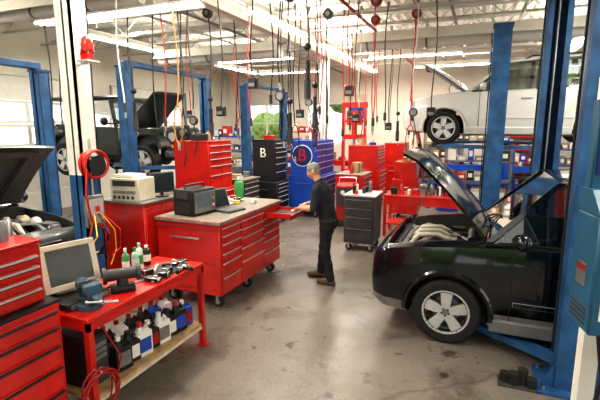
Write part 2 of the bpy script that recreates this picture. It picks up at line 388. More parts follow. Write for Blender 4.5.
y0,y1,x1=1.17,1.67,.42
b.box(0,x1,y0,y1,.975,.982,GR);b.box(x1-.012,x1+.01,y0-.01,y1+.01,.96,1.055,RED,.004);b.box(x1+.01,x1+.03,y0,y1,1.03,1.045,ALU)
b.box(0,x1,y0,y0+.01,.97,1.05,RED);b.box(0,x1,y1-.01,y1,.97,1.05,RED)
for i in range(9):
    yy=y0+.05+i*.045;b.box(.05,.34,yy,yy+.018,.985,1.0+.01*(i%3),STEEL if i%3 else RED2)
b.obj('tool_chest',(-2.83,4.3,0))
b=B();W=1.15;D=.62;DT=mat('drawer_trim',(.06,.06,.06),.3,.5)
b.box(-D,0,0,W,.15,1.06,RED,.01);drawers(b,.03,W-.03,.18,1.02,[(1,[1,1.1,1.3,1.5,1.8])],0,RED,DT)
b.box(-D,0,-.01,W+.01,1.055,1.075,BLK)
for cx in(-D+.1,-.1):
    for cy in(.1,W-.1): caster(b,cx,cy)
b.box(-D+.02,-.08,.02,W-.04,1.075,1.50,RED,.01);drawers(b,.05,W-.07,1.09,1.43,[(.5,[1,1,1.2,1.4]),(.5,[1,1,1.2,1.4])],-.08,RED,ALU)
b.box(-D+.01,-.07,.01,W-.03,1.50,1.52,RED,.004)
b.text('TOOLS',.05,T(.018,W*.5,1.035)@RZ(90)@RX(90),WHT,.001)
for i in range(15):
    x=-.52+.09*(i%4);y=.62+i*.032;h=.08+.03*(i%3);b.lathe([(0,1.52),(.030,1.52),(.030,1.52+h*.8),(.015,1.52+h),(0,1.52+h)],[BLK,GR,DK,WHT,STEEL][i%5],10,(x,y,0))
b.obj('tool_chest',(-2.70,.88,0))
b=B()
x0,x1,y0,y1=-3.15,-2.55,2.12,3.56
b.box(x0,x1,y0,y1,.86,.90,RED,.006);b.box(x1-.03,x1,y0,y1,.80,.86,RED);b.box(x0,x1,y0,y0+.03,.80,.86,RED);b.box(x0,x1,y1-.03,y1,.80,.86,RED)
for x in(x0,x1-.05):
    for y in(y0,y1-.05): b.box(x,x+.05,y,y+.05,.01,.80,RED);b.box(x-.02,x+.08,y-.02,y+.07,0,.012,RED)
b.box(x0+.02,x1-.02,y0+.02,y1-.02,.22,.25,WOOD);b.box(x0+.02,x1-.01,y0+.05,y1-.05,.19,.22,CRM)
b.obj('workbench')
def bottle(x,y,z,h,w,m,cap=RED,name='oil_bottle',kind='jug',rz=0,lab=WHT):
    b=B()
    if kind=='jug':
        b.box(-w/2,w/2,-w*.32,w*.32,0,h*.72,m,w*.1,2);b.cyl((-w*.15,0,h*.70),(-w*.15,0,h*.88),w*.26,m,10,w*.14);b.cyl((-w*.15,0,h*.86),(-w*.15,0,h),w*.15,cap,10)
        b.box(-w*.36,w*.36,-w*.33,-w*.318,h*.15,h*.55,lab)
        b.tube([(w*.1,0,h*.72),(w*.25,0,h*.84),(w*.4,0,h*.7)],w*.07,m)
    else:
        b.lathe([(0,0),(w/2,0),(w/2,h*.7),(w*.42,h*.78),(w*.18,h*.83),(w*.18,h*.88),(0,h*.88)],m,14);b.cyl((0,0,h*.87),(0,0,h),w*.22,cap,10)
        b.cyl((0,0,h*.2),(0,0,h*.55),w/2+.002,lab if m!=WHT else GRN,14)
    b.obj(name,(x,y,z),rz)
cs=[BLK,BLK,WHT,BLK,WHT,BLK,BLK,ROYAL,WHT,WHT,BLK]
for i in range(8): bottle(-2.69-(i%2)*.02,2.54+i*.125,.25,[.31,.29,.32,.28][i%4],.16,cs[i],[WHT,BLK,RED,WHT][i%4],rz=80,lab=[GR,WHT,ROYAL,RED2][i%4])
for i in range(6): bottle(-2.92,2.6+i*.15,.25,.32,.15,cs[(i+3)%9],rz=80,lab=GR)
b=B();V=mat('vise_blue',(.06,.12,.17),.45,.3,var=.4)
b.cyl((0,0,0),(0,0,.04),.10,V,18);b.cyl((0,0,.04),(0,0,.09),.06,V,14);b.box(-.07,.10,-.05,.05,.07,.14,V,.012)
b.box(-.07,-.02,-.07,.07,.13,.21,V,.012);b.box(.05,.10,-.07,.07,.13,.21,V,.012);b.box(-.02,-.01,-.07,.07,.17,.212,STEEL);b.box(.04,.05,-.07,.07,.17,.212,STEEL)
b.cyl((-.14,0,.16),(-.07,0,.16),.05,V,12);b.box(.10,.20,-.03,.03,.09,.13,V,.008);b.cyl((.1,0,.11),(.25,0,.11),.014,STEEL,8);b.cyl((.24,-.11,.14),(.24,.11,.08),.008,STEEL,6);b.ell((.24,-.11,.14),(.014,)*3,STEEL,8,6);b.ell((.24,.11,.08),(.014,)*3,STEEL,8,6)
b.obj('bench_vise',(-2.72,2.30,.90),-20)
b=B()
b.box(-.10,.10,-.07,.07,0,.06,BLK,.02,2);b.cyl((0,0,.06),(0,0,.16),.045,DK,14);b.cyl((-.12,0,.15),(.12,0,.15),.05,DK,14)
for s in(-1,1): b.cyl((s*.12,0,.15),(s*.15,0,.15),.07,DK,18)
b.tube([(-.1,0,.05),(-.18,.05,.02),(-.2,.15,.01)],.008,BLK)
b.obj('bench_grinder',(-2.74,2.66,.90),50)
MINT=mat('mint',(.35,.6,.5),.4)
for (x,y,h,w,m,c,n) in((-2.98,2.95,.27,.065,GRN,WHT,'spray_can'),(-2.97,3.06,.25,.065,MINT,GRN,'spray_can'),(-3.02,3.17,.26,.065,WHT,MINT,'spray_can'),(-3.05,3.30,.2,.08,BLK,WHT,'spray_can'),(-3.08,3.05,.22,.07,WHT,ROYAL,'spray_can')):
    bottle(x,y,.90,h,w,m,c,n,'can')
b=B()
for i in range(12):
    x,y=random.uniform(-.14,.14),random.uniform(-.24,.3);M=T(x,y,0)@RZ(random.uniform(0,180));b.M=M
    if i%3==0: b.box(-.1,.1,-.012,.012,0,.02,STEEL,.004);b.ell((.1,0,.012),(.025,.02,.012),STEEL,8,5)
    elif i%3==1: b.box(-.08,.08,-.03,.03,0,.045,BLK,.01);b.cyl((-.05,0,.02),(-.16,0,.02),.02,BLK,8)
    else: b.box(-.05,.05,-.035,.035,0,.06,[DK,BLK,BLK][i%3],.006)
b.M=Matrix.Identity(4);b.box(-.14,.14,-.1,.22,0,.008,BLK);b.obj('hand_tools',(-2.76,3.16,.90))
b=B()
def rr(x,hw,z0,z1): return [(x,-hw,z0),(x,hw,z0),(x,hw,z1),(x,-hw,z1)]
b.loft([rr(0,.22,0,.38),rr(-.08,.22,0,.38),rr(-.16,.20,.01,.36),rr(-.36,.13,.05,.28),rr(-.38,.12,.06,.27)],CRM)
b.box(-.001,.012,-.22,.22,0,.05,CRM,.004);b.box(-.001,.012,-.22,.22,.335,.38,CRM,.004);b.box(-.001,.012,-.22,-.175,.04,.35,CRM);b.box(-.001,.012,.175,.22,.04,.35,CRM)
b.quad([(.002,-.18,.04),(.002,.18,.04),(.002,.18,.34),(.002,-.18,.34)],mat('crt_glass',(.09,.10,.10),.2))
b.box(-.26,-.05,-.12,.12,-.05,.01,CRM,.01)
for i in range(4): b.cyl((.012,.06+i*.03,.022),(.016,.06+i*.03,.022),.006,DK,8)
o=b.obj('crt_monitor');o.rotation_euler=(0,R(-14),R(-16));o.location=(-2.97,2.38,.99)
b=B();b.box(-.18,.18,-.2,.2,0,.055,BLK,.006);b.box(.18,.186,-.18,.18,.01,.045,GR);b.obj('disc_tray',(-2.96,2.36,.90))
b=B();b.box(-.2,.2,-.1,.1,0,.42,BLK,.01);b.box(.2,.21,-.09,.09,.02,.4,DK,.004)
for i in range(3): b.box(.21,.215,-.075,.075,.32-i*.05,.355-i*.05,GR)
b.cyl((.21,0,.14),(.218,0,.14),.015,ALU,10);b.obj('computer_tower',(-2.88,2.30,.25),0)
b=B();pts=[]
for i in range(110):
    a=i*.31;r=.15+.015*math.sin(i*.7);pts.append((.012*math.sin(i*.5)+.02*math.cos(a*.2),r*math.cos(a),r*math.sin(a)*1.15))
b.tube(pts,.007,RED2,6);b.tube([(0,.15,0),(.02,.2,.2),(-.02,.1,.45),(-.03,.08,.5)],.007,RED2);b.cyl((-.08,0,.17),(.03,0,.17),.012,STEEL,8)
b.obj('cable_coil',(-2.50,2.14,.32),0)
b=B();b.box(-.17,.17,-.22,.22,0,.34,BLK,.02,2);b.box(.17,.185,-.2,.2,.03,.31,GR,.006);b.box(.185,.19,-.14,.10,.1,.28,SCRB);
for i in range(5): b.box(.185,.195,.13,.17,.06+i*.045,.085+i*.045,[RED,WHT,GR,YEL,GR][i])
b.box(-.1,.1,-.226,-.22,.22,.32,DK);b.tube([(0,-.18,.34),(0,-.16,.39),(0,.16,.39),(0,.18,.34)],.012,BLK)
for i in range(6): b.box(-.12,.12,-.225,-.22,.04+i*.025,.05+i*.025,DK)
b.obj('diagnostic_scanner',(-3.43,4.66,1.145),-8)
b=B();b.box(-.15,.15,-.17,.17,0,.025,DK,.006);b.M=T(-.14,0,.02)@RY(-18);b.box(-.012,0,-.17,.17,0,.28,GR,.004);b.box(0,.002,-.15,.15,.02,.26,SCR);b.M=Matrix.Identity(4)
for i in range(4): b.box(-.09+i*.05,-.06+i*.05,-.14,.14,.025,.029,GR)
b.obj('laptop',(-3.10,4.98,1.145),-12)
bottle(-3.50,5.93,1.145,.34,.15,GRN,WHT,'chemical_bottle','can',lab=GRN)
b=B()
for i in range(16):
    b.M=T(random.uniform(-.3,.3),random.uniform(-.25,.25),0)@RZ(random.uniform(0,180));c=random.choice([RED,BLK,YEL,WHT,GR,STEEL])
    if i%2: b.box(-.05,.05,-.03,.03,0,random.uniform(.03,.09),c,.006)
    else: b.cyl((-.08,0,.02),(.08,0,.02),.014,STEEL,8);b.ell((.08,0,.02),(.03,.025,.02),STEEL,8,6)
b.M=Matrix.Identity(4);b.obj('hand_tools',(-3.34,5.52,1.145))
# ------------------------------------------------------------------ background cabinets
DR=[(1,[1,1,1.2,1.4,1.8,2])];DR2=[(.5,[1,1,1,1.4,2]),(.5,[1,1,1,1.4,2])]
fin(chest(-5.15,-4.3,6.35,7.15,1.15,DR2,RED,None,(.85,DR2)),'tool_chest')
fin(chest(-5.1,-4.45,7.7,8.4,1.15,DR,DK,BENCHTOP),'tool_chest')
q=chest(-4.4,-3.6,9.9,11.3,1.05,DR2,ROYAL,None,(.85,[(.5,[1,1,1,1,1]),(.5,[1,1,1,1,1])]))
c=q[0];c.cyl((-.43,.018,1.55),(-.43,.008,1.55),.27,WHT,28);c.cyl((-.43,.009,1.55),(-.43,.004,1.55),.25,mat('navy',(.01,.03,.15),.4),28);c.text('B',.42,T(-.43,.002,1.55)@RX(90),RED,.004);fin(q,'tool_chest')
q=chest(-4.90,-4.22,8.85,9.5,1.0,DR,BLK,None,(.95,DR));q[0].text('B',.30,T(-.36,.012,1.66)@RX(90),WHT,.006);fin(q,'tool_chest')
fin(chest(-3.5,-2.55,12,13.0,1.05,DR2,RED,None,(.65,DR2)),'tool_chest')
fin(chest(-3.3,-2.6,10.4,11.3,1.05,DR2,RED,BENCHTOP),'tool_chest')
fin(chest(-2.9,-2.2,14.2,15.6,1.0,DR2,RED,None,(.7,DR2)),'tool_chest')
fin(chest(-1.9,-1.3,10.5,11.2,1.0,DR,RED,None,(.4,DR)),'tool_chest')
fin(chest(-5.4,-4.7,12.6,13.6,1.0,DR2,RED,None,(.5,DR2)),'tool_chest')
b=B();b.box(-.8,0,0,.66,0,1.3,RED,.01);b.box(0,.015,.02,.32,.05,1.25,RED,.004);b.box(0,.015,.34,.64,.05,1.25,RED,.004);b.box(.015,.03,.29,.305,.6,.8,ALU);b.box(.015,.03,.355,.37,.6,.8,ALU);b.box(-.7,-.1,-.006,0,.7,.706,RED2)
b.box(-.82,.02,-.02,.68,1.3,1.32,GR);b.obj('storage_cabinet',(-3.88,4.20,0))
b=B();b.box(-.28,.28,-.32,.32,.15,1.02,DK,.01);b.M=RZ(-90);drawers(b,-.25,.25,.2,.98,[(1,[1,1,1.3,1.5])],.32,DK,GR);b.M=Matrix.Identity(4);b.box(-.3,.3,-.34,.34,1.02,1.05,ALU,.005)
for x in(-.2,.2):
    for y in(-.24,.24): caster(b,x,y)
for i in range(8):
    x,y=random.uniform(-.2,.2),random.uniform(-.25,.25);h=random.uniform(.05,.2);b.cyl((x,y,1.05),(x,y,1.05+h),.035,[WHT,RED,BLK,DK,GR][i%5],10)
b.obj('tool_cart',(-1.93,7.80,0),0)
b=B();b.cyl((0,0,.02),(0,0,.9),.29,ROYAL,24);b.cyl((0,0,0),(0,0,.03),.3,ROYAL,24);b.cyl((0,0,.3),(0,0,.33),.298,ROYAL,24);b.cyl((0,0,.6),(0,0,.63),.298,ROYAL,24);b.cyl((0,0,.87),(0,0,.9),.3,DK,24);b.cyl((.12,0,.9),(.12,0,.93),.03,STEEL,10);b.obj('oil_drum',(-.7,12.3,0))
def clutter(i,h,wmax=.2):
    bb=B();w=random.uniform(.07,wmax);hh=random.uniform(.08,h);mm=random.choice([RED,BLK,WHT,RED2,GR,CARD,BLK,RED,ROYAL,STEEL,CRM,DK]);k=i%4
    if k==0:
        hh=min(hh,.28);bb.box(-w,w,-.1,.1,0,hh*.8,mm,.01);bb.box(-w-.005,w+.005,-.105,.105,hh*.5,hh*.55,BLK);bb.tube([(-w*.5,0,hh*.8),(-w*.45,0,hh*.8+.05),(w*.45,0,hh*.8+.05),(w*.5,0,hh*.8)],.01,BLK);n='toolbox'
    elif k==1: bb.lathe([(0,0),(.05,0),(.05,hh*.7),(.03,hh*.82),(.018,hh*.86),(.018,hh),(0,hh)],mm,12);n='bottle'
    elif k==2: bb.box(-w*.7,w*.7,-.1,.1,0,hh,CARD if i%8==2 else mm,.004);bb.box(-.02,.02,-.102,.102,hh*.01,hh+.002,WHT);n='parts_box'
    else: bb.cyl((0,0,0),(0,0,hh*.6),.07,mm,14);bb.cyl((0,0,hh*.6),(0,0,hh*.66),.074,GR,14);bb.tube([(-.07,0,hh*.55),(0,-.06,hh*.3),(.07,0,hh*.55)],.005,STEEL);n='paint_can'
    return bb,n
def bench(name,x0,x1,y0,y1,z,m=RED,items=12,h=.3):
    b=B();b.box(x0,x1,y0,y1,z-.05,z,m,.006);b.box(x0+.02,x1-.02,y0+.01,y0+.03,z-.2,z-.05,m)
    for x in(x0,x1-.06):
        for y in(y0,y1-.06): b.box(x,x+.06,y,y+.06,0,z-.05,m)
    b.box(x0+.03,x1-.03,y0+.03,y1-.03,.25,.28,m)
    b.obj(name)
    st=(x1-x0-.2)/max(items,1)
    for i in range(items):
        bb,n=clutter(i,h,min(.2,st*.42));bb.obj(n,(x0+.1+(i+.5)*st,(y0+y1)/2+random.uniform(-.12,.12),z),random.uniform(-12,12))
bench('workbench',-1.75,-.06,8.8,9.45,.88,RED,10,h=.35)
bench('workbench',-7.6,-5.7,12.3,12.9,.95,GR,8)
bench('workbench',-2.0,1.9,15.9,16.6,.95,ROYAL,12,h=.5)
bench('workbench',-9.2,-3.6,15.9,16.6,.95,RED,16,h=.5)
for i,(x,y,z) in enumerate([(-4.7,6.6,2.02),(-4.75,6.95,2.02),(-4.75,7.95,1.18),(-4.65,8.2,1.18),(-4.55,9.15,1.97),(-4.0,10.2,1.92),(-4.0,10.8,1.92),(-3.1,12.3,1.72),(-2.9,12.7,1.72),(-2.95,10.6,1.08),(-2.9,11.0,1.08),(-2.6,14.6,1.72),(-1.6,10.85,1.42)]):
    bb,n=clutter(i,.32,.16);bb.obj(n,(x,y,z),random.uniform(60,110))
def shelf(x0,x1,y0,y1,z1,n,m=ROYAL):
    b=B()
    for x in(x0,x1-.05):
        for y in(y0,y1-.05): b.box(x,x+.05,y,y+.05,0,z1,m)
    for k in range(n):
        z=.12+k*(z1-.2)/(n-1);b.box(x0,x1,y0,y1,z,z+.04,m)
        x=x0+.08
        while x<x1-.3 :
            w=random.uniform(.12,.3);h=random.uniform(.1,(z1-.2)/(n-1)*.75);c=random.choice([CARD,WHT,BLK,RED,DK,CRM,GR,CARD,ROYAL])
            b.box(x,x+w,y0+.05,y1-.08,z+.04,z+.04+h,c,.006);b.box(x+w*.2,x+w*.8,y0+.045,y0+.05,z+.04+h*.3,z+.04+h*.7,WHT);x+=w+.03
    b.obj('storage_shelf')
shelf(2.2,4.6,14.9,15.5,2.1,5);shelf(-.9,.9,13.2,13.8,1.9,4,GR);shelf(-6.8,-5.2,14.9,15.4,2.1,5,RED);shelf(-9.8,-8.2,14.6,15.1,1.9,4,ROYAL);shelf(-1.9,-.5,16.65,17.1,2.6,6,GR);shelf(.2,2.0,16.65,17.1,2.4,6,RED)
b=B()
for x in(-.4,.32): b.box(x,x+.08,-.08,.08,0,3.0,RED,.006)
b.box(-.4,.4,-.1,.1,2.85,3.02,RED,.01);b.box(-.32,.32,-.12,.12,1.85,2.0,RED,.01);b.box(-.32,.32,-.07,.07,.75,.88,RED,.01);b.cyl((0,0,2.0),(0,0,2.55),.09,RED,16);b.cyl((0,0,1.5),(0,0,1.86),.05,STEEL,12)
b.box(-.45,-.27,-.35,.35,0,.05,RED);b.box(.27,.45,-.35,.35,0,.05,RED);b.tube([(-.3,0,2.4),(-.2,0,2.5),(0,0,2.55),(.2,0,2.5),(.3,0,2.4)],.03,RED);b.box(-.25,.25,-.05,.05,2.3,2.75,RED,.02)
b.obj('hydraulic_press',(-3.75,13.7,0))
b=B();HY=RED
for s in(-1,1): b.slab([(s*.1-.04,0,.1),(s*.1+.04,0,.1),(s*.4+.04,-1.3,.1),(s*.4-.04,-1.3,.1)],.07,HY);b.cyl((s*.4-.03,-1.25,.05),(s*.4+.03,-1.25,.05),.05,RUB,12)
b.box(-.06,.06,-.06,.06,.05,1.6,HY,.01);b.slab([(-.05,0,1.5),(.05,0,1.5),(.05,-1.2,2.2),(-.05,-1.2,2.2)],.1,HY);b.cyl((0,-.08,.6),(0,-.6,1.75),.04,BLK,12);b.tube([(0,-1.15,2.2),(0,-1.15,1.9)],.012,STEEL);b.tube([(0,-1.15,1.9),(.05,-1.15,1.83),(0,-1.15,1.76),(-.04,-1.15,1.8)],.014,STEEL)
for s in(-1,1): b.cyl((s*.15,.1,.05),(s*.19,.1,.05),.05,RUB,12)
b.box(-.2,.2,-.06,.14,.1,.16,HY)
b.obj('engine_hoist',(-1.6,13.6,0),0)
b=B();b.box(-.3,.3,-.35,.35,0,.75,RED,.03);b.cyl((0,0,.75),(0,0,.82),.26,DK,20);b.box(-.05,.05,.3,.42,.0,1.75,RED,.01);b.box(-.04,.04,-.1,.4,1.62,1.72,RED,.01);b.cyl((0,-.05,.95),(0,-.05,1.7),.025,STEEL,10);b.box(-.03,.03,-.1,.0,.88,.96,STEEL,.01)
for i in range(3): b.box(-.2+i*.16,-.1+i*.16,-.5,-.35,.06,.09,STEEL)
b.cyl((.42,.0,.0),(.42,.0,.9),.1,RED,14);b.obj('tire_changer',(1.75,12.0,0),20)
b=B();b.box(-.25,.25,-.3,.3,.15,.95,RED2,.02);b.box(-.24,.24,-.31,-.30,.5,.9,DK);b.cyl((-.1,-.31,.8),(-.1,-.32,.8),.05,WHT,14);b.cyl((.1,-.31,.8),(.1,-.32,.8),.05,WHT,14)
for s in(-1,1): b.cyl((s*.25,.15,.13),(s*.30,.15,.13),.13,RUB,16)
b.tube([(-.2,.3,.9),(-.2,.45,1.05),(.2,.45,1.05),(.2,.3,.9)],.015,STEEL);b.box(-.2,.2,-.3,-.2,0,.15,DK);b.obj('battery_charger',(-2.75,9.55,0),15)
def tyre(b,c,r,w,axis='z'):
    pr=[(r*.6,-w*.42),(r*.75,-w*.5),(r*.93,-w*.48),(r,-w*.34),(r,w*.34),(r*.93,w*.48),(r*.75,w*.5),(r*.6,w*.42),(r*.6,-w*.42)]
    b.lathe(pr,RUB,28,c,axis,cap=False)
for (x,y,n) in((1.5,13.3,4),(2.6,13.1,3),(-8.4,12.6,3)):
    b=B()
    for i in range(n): tyre(b,(random.uniform(-.02,.02),0,.11+i*.22),.33,.215)
    b.obj('tire_stack',(x,y,0))
b=B();b.cyl((0,0,.3),(0,0,1.5),.3,ROYAL,24);b.ell((0,0,1.5),(.3,.3,.15),ROYAL,24,8);b.ell((0,0,.3),(.3,.3,.15),ROYAL,24,8)
for a in range(3): b.cyl((.22*math.cos(a*2.1),.22*math.sin(a*2.1),0),(.24*math.cos(a*2.1),.24*math.sin(a*2.1),.35),.03,ROYAL,8)
b.box(-.25,.25,-.2,.2,1.62,1.66,DK);b.box(-.2,0,-.12,.12,1.66,1.92,DK,.02);b.cyl((.05,0,1.78),(.22,0,1.78),.1,GR,16);b.cyl((-.1,-.2,1.8),(-.1,-.16,1.8),.18,BLK,20);b.obj('air_compressor',(.75,14.6,0))
b=B();b.box(-.4,.4,-.02,0,-.5,.5,CRM,.004);b.box(-.35,.35,-.024,-.02,-.45,.1,ROYAL);b.obj('wall_poster',(-4.6,17.18,3.0))
b=B();b.cyl((0,0,0),(0,-.04,0),.25,BLK,28);b.cyl((0,-.04,0),(0,-.045,0),.22,WHT,28);b.box(-.01,.01,-.05,-.045,0,.17,BLK);b.box(0,.12,-.05,-.045,-.01,.01,BLK);b.obj('wall_clock',(-.9,17.2,3.6))
b=B();b.box(-.06,.06,-.05,.02,-.05,.03,RED,.006);b.cyl((0,0,.03),(0,0,.06),.07,RED2,18);b.lathe([(.062,.06),(.066,.1),(.055,.16),(.03,.19),(0,.195)],SIREN,20);b.box(-.08,.08,-.08,.08,-.07,-.05,ALU);b.box(-.14,.0,-.02,.02,-.09,-.06,WHT)
b.obj('siren_light',(-3.85,3.5,3.02))
b=B();pts=[]
for i in range(120):
    a=i*.36;r=.15+.02*math.sin(i*.37);pts.append((.05*math.sin(i*.11),r*math.cos(a),r*math.sin(a)))
b.tube(pts,.011,RED,6);b.lathe([(0,-.07),(.11,-.07),(.11,-.06),(.06,-.05),(.06,.05),(.11,.06),(.11,.07),(0,.07)],BLK,20,(0,0,0),'x')
b.box(-.09,.0,-.03,.03,-.03,.03,GR);b.tube([(.05,-.14,-.02),(.08,-.2,-.3),(.05,-.12,-.6),(.04,.1,-.75)],.011,RED)
b.obj('hose_reel',(-3.90,3.50,1.86))
b=B();b.box(-.03,.03,-.12,.12,-.18,.18,GR,.01);b.box(.03,.04,-.09,.09,-.14,.14,ALU);b.box(.04,.06,-.02,.02,0,.06,RED);b.tube([(0,0,.18),(0,0,.8)],.014,STEEL);b.obj('electrical_box',(-3.94,3.5,1.35))
b=B()
for i in range(8):
    a=random.uniform(-.2,.2);b.tube([(0,a*.3,0),(.05+.02*i,a,-.2),(.03,a*1.5,-.45),(.06,a*.5,-.7+.05*i)],.008,[RED,BLK,YEL,BLK][i%4],5)
b.obj('hanging_wires',(-3.88,3.5,1.32))
b=B();b.box(-.25,.2,-.17,.17,0,.30,CRM,.01);b.box(-.2,.15,-.175,-.17,.2,.27,DK);b.box(-.2,.15,-.175,-.17,.1,.14,GR)
for i in range(5): b.box(-.2+i*.07,-.16+i*.07,-.174,-.17,.03,.07,DK)
b.box(-.22,.1,-.13,.13,.30,.34,WHT,.005);b.obj('desktop_computer',(-4.20,4.40,1.32),5)
b=B();b.box(-.02,.02,-.17,.17,.06,.34,DK,.008);b.box(.02,.022,-.155,.155,.08,.32,SCR);b.cyl((-.02,0,0),(-.02,0,.1),.02,BLK,8);b.cyl((0,0,0),(0,0,.015),.09,BLK,16);b.obj('computer_monitor',(-4.02,4.73,1.32),-30)
# ------------------------------------------------------------------ vehicle lifts
def lift(name,x,yn,yf,h=4.2,reach=1.0,bridge=False,w=.28,zarm=.1,dp=.13):
    b=B()
    for y,s in((yn,1),(yf,-1)):
        ya,yb=min(y-dp,y+dp),max(y-dp,y+dp)
        b.box(x-w/2,x+w/2,y-s*dp-.012,y-s*dp+.012,0.02,h,BLUE);b.box(x-w/2,x-w/2+.02,ya,yb,.02,h,BLUE);b.box(x+w/2-.02,x+w/2,ya,yb,.02,h,BLUE)
        b.box(x-w/2,x-w/2+.07,y+s*dp-.01,y+s*dp+.01,.02,h,BLUE);b.box(x+w/2-.07,x+w/2,y+s*dp-.01,y+s*dp+.01,.02,h,BLUE)
        b.box(x-w/2-.14,x+w/2+.14,y-.24,y+.24,0,.025,BLUE)
        b.tube([(x-w/2-.02,y,.3),(x-w/2-.025,y,1.5),(x-w/2-.02,y+.02,h-.2)],.011,BLK,6)
        for i in(-1,1):
            for j in(-1,1): b.cyl((x+i*(w/2+.09),y+j*.18,.02),(x+i*(w/2+.09),y+j*.18,.06),.018,STEEL,8)
            b.slab([(x+i*(w/2),y-.12,.02),(x+i*(w/2+.12),y-.12,.02),(x+i*(w/2),y-.12,.25)],.012,BLUE)
        b.box(x-w/2+.03,x+w/2-.03,y-.09,y+.09,zarm+.02,zarm+.75,DK);b.box(x-.09,x+.09,min(y+s*.05,y+s*.22),max(y+s*.05,y+s*.22),zarm-.02,zarm+.16,BLUE,.01)
        b.cyl((x,y+.02,zarm+.7),(x,y+.02,h-.1),.03,STEEL,10)
        for sx in(-1,1):
            p0=Vector((x+sx*.1,y+s*.18,zarm+.05));p1=Vector((x+sx*reach,y+s*.62,zarm+.05));d=(p1-p0).normalized();n=Vector((-d.y,d.x,0))*.06
            b.slab([p0-n,p1-n,p1+n,p0+n],.07,BLUE);pm=p0.lerp(p1,.75);b.slab([pm-n*.7,pm+n*.7,p1+d*.2+n*.7,p1+d*.2-n*.7],-.05,DK)
            b.cyl(p1+d*.14,p1+d*.14+Vector((0,0,.08)),.06,RUB,14);b.cyl(p1+d*.14+Vector((0,0,-.04)),p1+d*.14,.035,STEEL,10)
            b.cyl(p0+Vector((0,0,-.04)),p0+Vector((0,0,.16)),.05,STEEL,12)
        b.box(x-w/2-.02,x+w/2+.02,y-dp-.02,y+dp+.02,h,h+.04,BLUE)
    if bridge: b.box(x-.07,x+.07,yn,yf,h+.04,h+.14,BLUE,.01)
    else: b.box(x-.12,x+.12,yn+.16,yf-.16,.0,.03,BLUE)
    return b.obj(name)
lift('vehicle_lift',.90,4.16,7.05,4.2,w=.30,zarm=.06,reach=.75)
lift('vehicle_lift',.27,8.72,11.95,4.0,zarm=1.80,w=.29)
lift('vehicle_lift',-6.5,6.75,9.45,3.4,zarm=1.35,w=.2,bridge=True,dp=.11)
lift('vehicle_lift',-6.35,1.4,4.82,3.10,zarm=.10,w=.18,bridge=True,dp=.09,reach=.6)
lift('vehicle_lift',-6.5,11.5,14.2,3.4,zarm=1.4,w=.22,bridge=True,dp=.11)
# ------------------------------------------------------------------ wheels
def wheel(b,x,y,z,r,w,side,rim=RIM,spokes=5,tire=True):
    s=side;M0=b.M.copy();b.M=M0@T(x,y,z)@(Matrix.Identity(4) if s<0 else RZ(180))
    tyre(b,(0,0,0),r,w,'y')
    R_=r*.68
    b.lathe([(R_,-w*.46),(R_*.93,-w*.44),(R_*.88,-w*.2),(R_*.88,w*.44),(R_*.93,w*.46)],rim,32,(0,0,0),'y',cap=False)
    b.lathe([(R_*.96,-w*.47),(R_*1.03,-w*.47),(R_*1.03,-w*.36)],rim,32,(0,0,0),'y',cap=False)
    b.cyl((0,w*.05,0),(0,w*.2,0),R_*.87,DK,24);b.cyl((0,-w*.02,0),(0,w*.05,0),R_*.62,GR,24)
    b.cyl((0,-w*.42,0),(0,w*.1,0),R_*.24,rim,16);b.cyl((0,-w*.45,0),(0,-w*.42,0),R_*.15,GR,14)
    for i in range(spokes):
        a=2*math.pi*i/spokes+.3;d=Vector((math.cos(a),0,math.sin(a)));n=Vector((-math.sin(a),0,math.cos(a)));y0=Vector((0,-w*.40,0));y1=Vector((0,-w*.43,0));dp=Vector((0,w*.14,0))
        p=[d*R_*.15+n*R_*.17+y0,d*R_*.95+n*R_*.27+y1,d*R_*.95-n*R_*.27+y1,d*R_*.15-n*R_*.17+y0]
        vs=p+[q+dp for q in p];b.add(vs,[(0,1,2,3),(7,6,5,4),(0,4,5,1),(1,5,6,2),(2,6,7,3),(3,7,4,0)],rim)
    for i in range(5): a=2*math.pi*i/5+.9;b.cyl((R_*.17*math.cos(a),-w*.45,R_*.17*math.sin(a)),(R_*.17*math.cos(a),-w*.40,R_*.17*math.sin(a)),.01,BLK,6)
    b.M=M0
